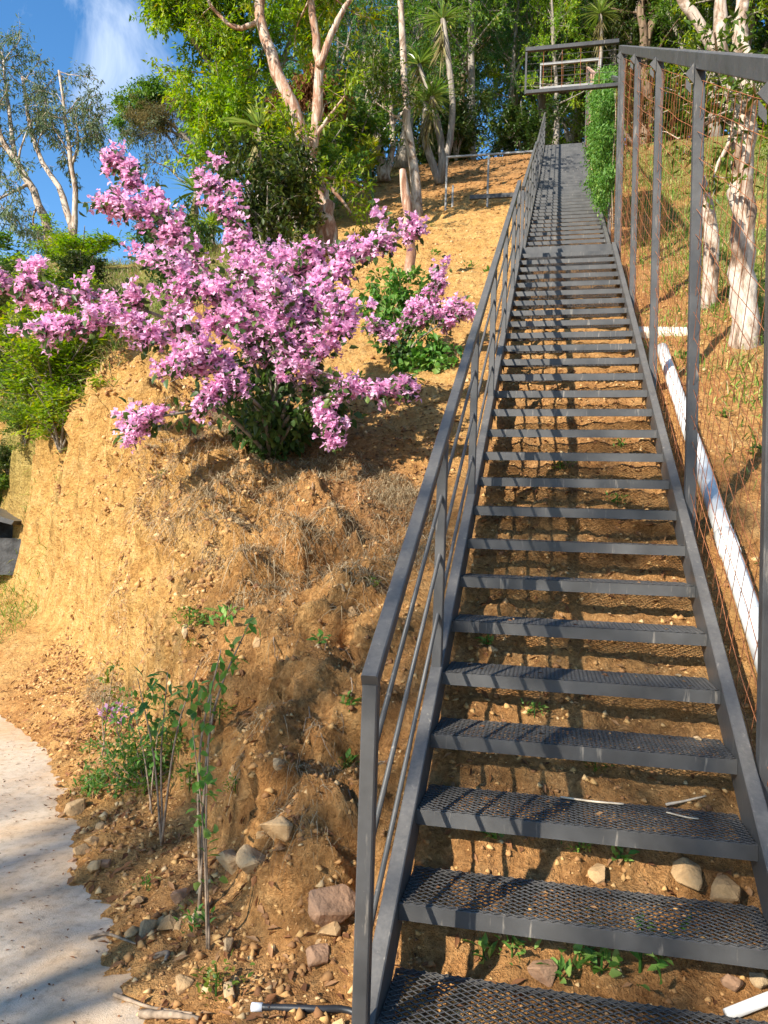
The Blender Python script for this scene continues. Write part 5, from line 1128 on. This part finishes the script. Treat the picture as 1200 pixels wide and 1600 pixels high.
sapling('thin sapling with an arching stem and sparse leaves in front of the bank', 305, 1430, [(395, 960, 330, 1130, .25), (345, 1015, 312, 1180, .1)], 'leaf_vine', .05, .026, 2, .007, .3)
sapling('sapling with a spray of pointed leaves in front of the bank', 258, 1320, [(262, 1050, 252, 1180, .1), (310, 1040, 275, 1150, 0), (215, 1060, 240, 1180, .1)], 'leaf_feather', .07, .026, 3, .006, .65, 1.8)
sapling('bare thin sapling beside the arching one', 330, 1480, [(330, 1085, 322, 1280, .1), (300, 1130, 318, 1300, 0)], 'leaf_vine', .045, .028, 2, .005, .25)
sapling('short leafy sapling at the weedy corner of the road', 235, 1270, [(205, 1090, 225, 1180, .2), (250, 1120, 240, 1200, .1)], 'leaf_vine', .045, .020, 3, .005, .45, 1.3)
sapling('thin double-stemmed sapling left of the weedy corner', 165, 1180, [(178, 1040, 168, 1110, .3), (165, 1060, 160, 1120, .2)], 'leaf_mid', .05, .022, 3, .005, .4)
gq, _ = hit(225, 1225)
bush('weedy_bush', 'tangle of fine green weeds against the bank at the road corner', gq, [(150, 1150, .2), (180, 1120, .2), (200, 1100, .2), (230, 1090, .25), (260, 1110, .2), (290, 1130, .2), (170, 1190, 0), (215, 1170, 0), (250, 1180, 0), (300, 1180, .1), (140, 1210, 0), (325, 1165, .2)], 'leaf_vine', .034, .015, 16, 8, .004, .13, None, None, 1)
bb, _ = hit(185, 1150); Df = float((bb-CAM)@AX_F); r = empty('flowering_sprig', bb, 'small sprig of pale mauve flowers at the road edge', 'flower'); mb = MB(); fl = []
for x, y in ((160, 1112), (172, 1106), (170, 1122), (190, 1104), (202, 1112), (190, 1124), (180, 1110)):
    c = at(x, y, Df-.05)-bb; mb.tube(spline([np.zeros(3), c*.6+np.array([0, 0, .02]), c], 6), .002, 4)
    for _ in range(3):
        ax = rnd_dir(1)+np.array([[-.2, -.5, .2]]); u = unit(np.cross(ax, rnd_dir(1))); w_ = np.cross(unit(ax), u)
        for q in range(3): a = 2.094*q; fl.append(leaf_geo(c[None]+RNG.normal(scale=.012, size=(1, 3)), u*math.cos(a)+w_*math.sin(a)+unit(ax)*.6, .036, .032, RNG.random(1), .15))
V_, T_, R_ = join(fl); obj('petals', tri_mesh('petals', V_, T_, M['bract_pale'], R_), r); mb.build('stems', M['twig'], r)
patch = []
for i in range(9):
    x, y = random.uniform(125, 320), random.uniform(1150, 1262)
    if y > 1262-(x-200)*.2 and x < 200: pass
    h, _ = hit(x, y)
    if h is None: continue
    w = random.choice([W2, W3, W3]); put_weed(w, h, random.uniform(1.0, 1.9), '%s weed in the green patch at the road corner' % KIND[id(w)], 'weeds at the road corner')

# ------------------------------------------------------------------ ruin at the left edge
rb, _ = hit(28, 872)
if rb is None: rb = at(28, 872, 11)
Dk = float((rb-CAM)@AX_F); r = empty('stone_shrine', rb, 'low dark masonry block with a small pitched roof at the left edge', 'masonry'); s = Dk/FPX
ex, ey = AX_R*np.array([1, 1, 0]), AX_F*np.array([1, 1, 0]); ex = unit(ex); ey = unit(ey); ez = np.array([0, 0, 1.0])
def rbox(x0, x1, y0, y1, z0, z1, name, m):
    mb = MB(); mb.hexa([ex*a+ey*b_+ez*c for a, b_, c in ((x0, y0, z0), (x1, y0, z0), (x1, y1, z0), (x0, y1, z0), (x0, y0, z1), (x1, y0, z1), (x1, y1, z1), (x0, y1, z1))]); return mb.build(name, M[m], r)
rbox(-90*s, 4*s, 0, .6, -.2, 30*s, 'base_block', 'masonry'); rbox(-88*s, -60*s, .05, .55, 30*s+.002, 62*s, 'wall', 'masonry'); rbox(5*s, 14*s, .05, .5, -.1, 50*s, 'side_pillar', 'masonry')
mb = MB(); mb.hexa([ex*a+ey*b_+ez*c for a, b_, c in ((-90*s, -.1, 70*s), (-6*s, -.1, 52*s), (-6*s, .7, 52*s), (-90*s, .7, 70*s), (-90*s, -.1, 82*s), (-2*s, -.1, 58*s), (-2*s, .7, 58*s), (-90*s, .7, 82*s))]); mb.build('roof', M['steel'], r)
rbox(-60*s, -4*s, .35, .55, 30*s+.002, 54*s, 'back_wall', 'masonry')
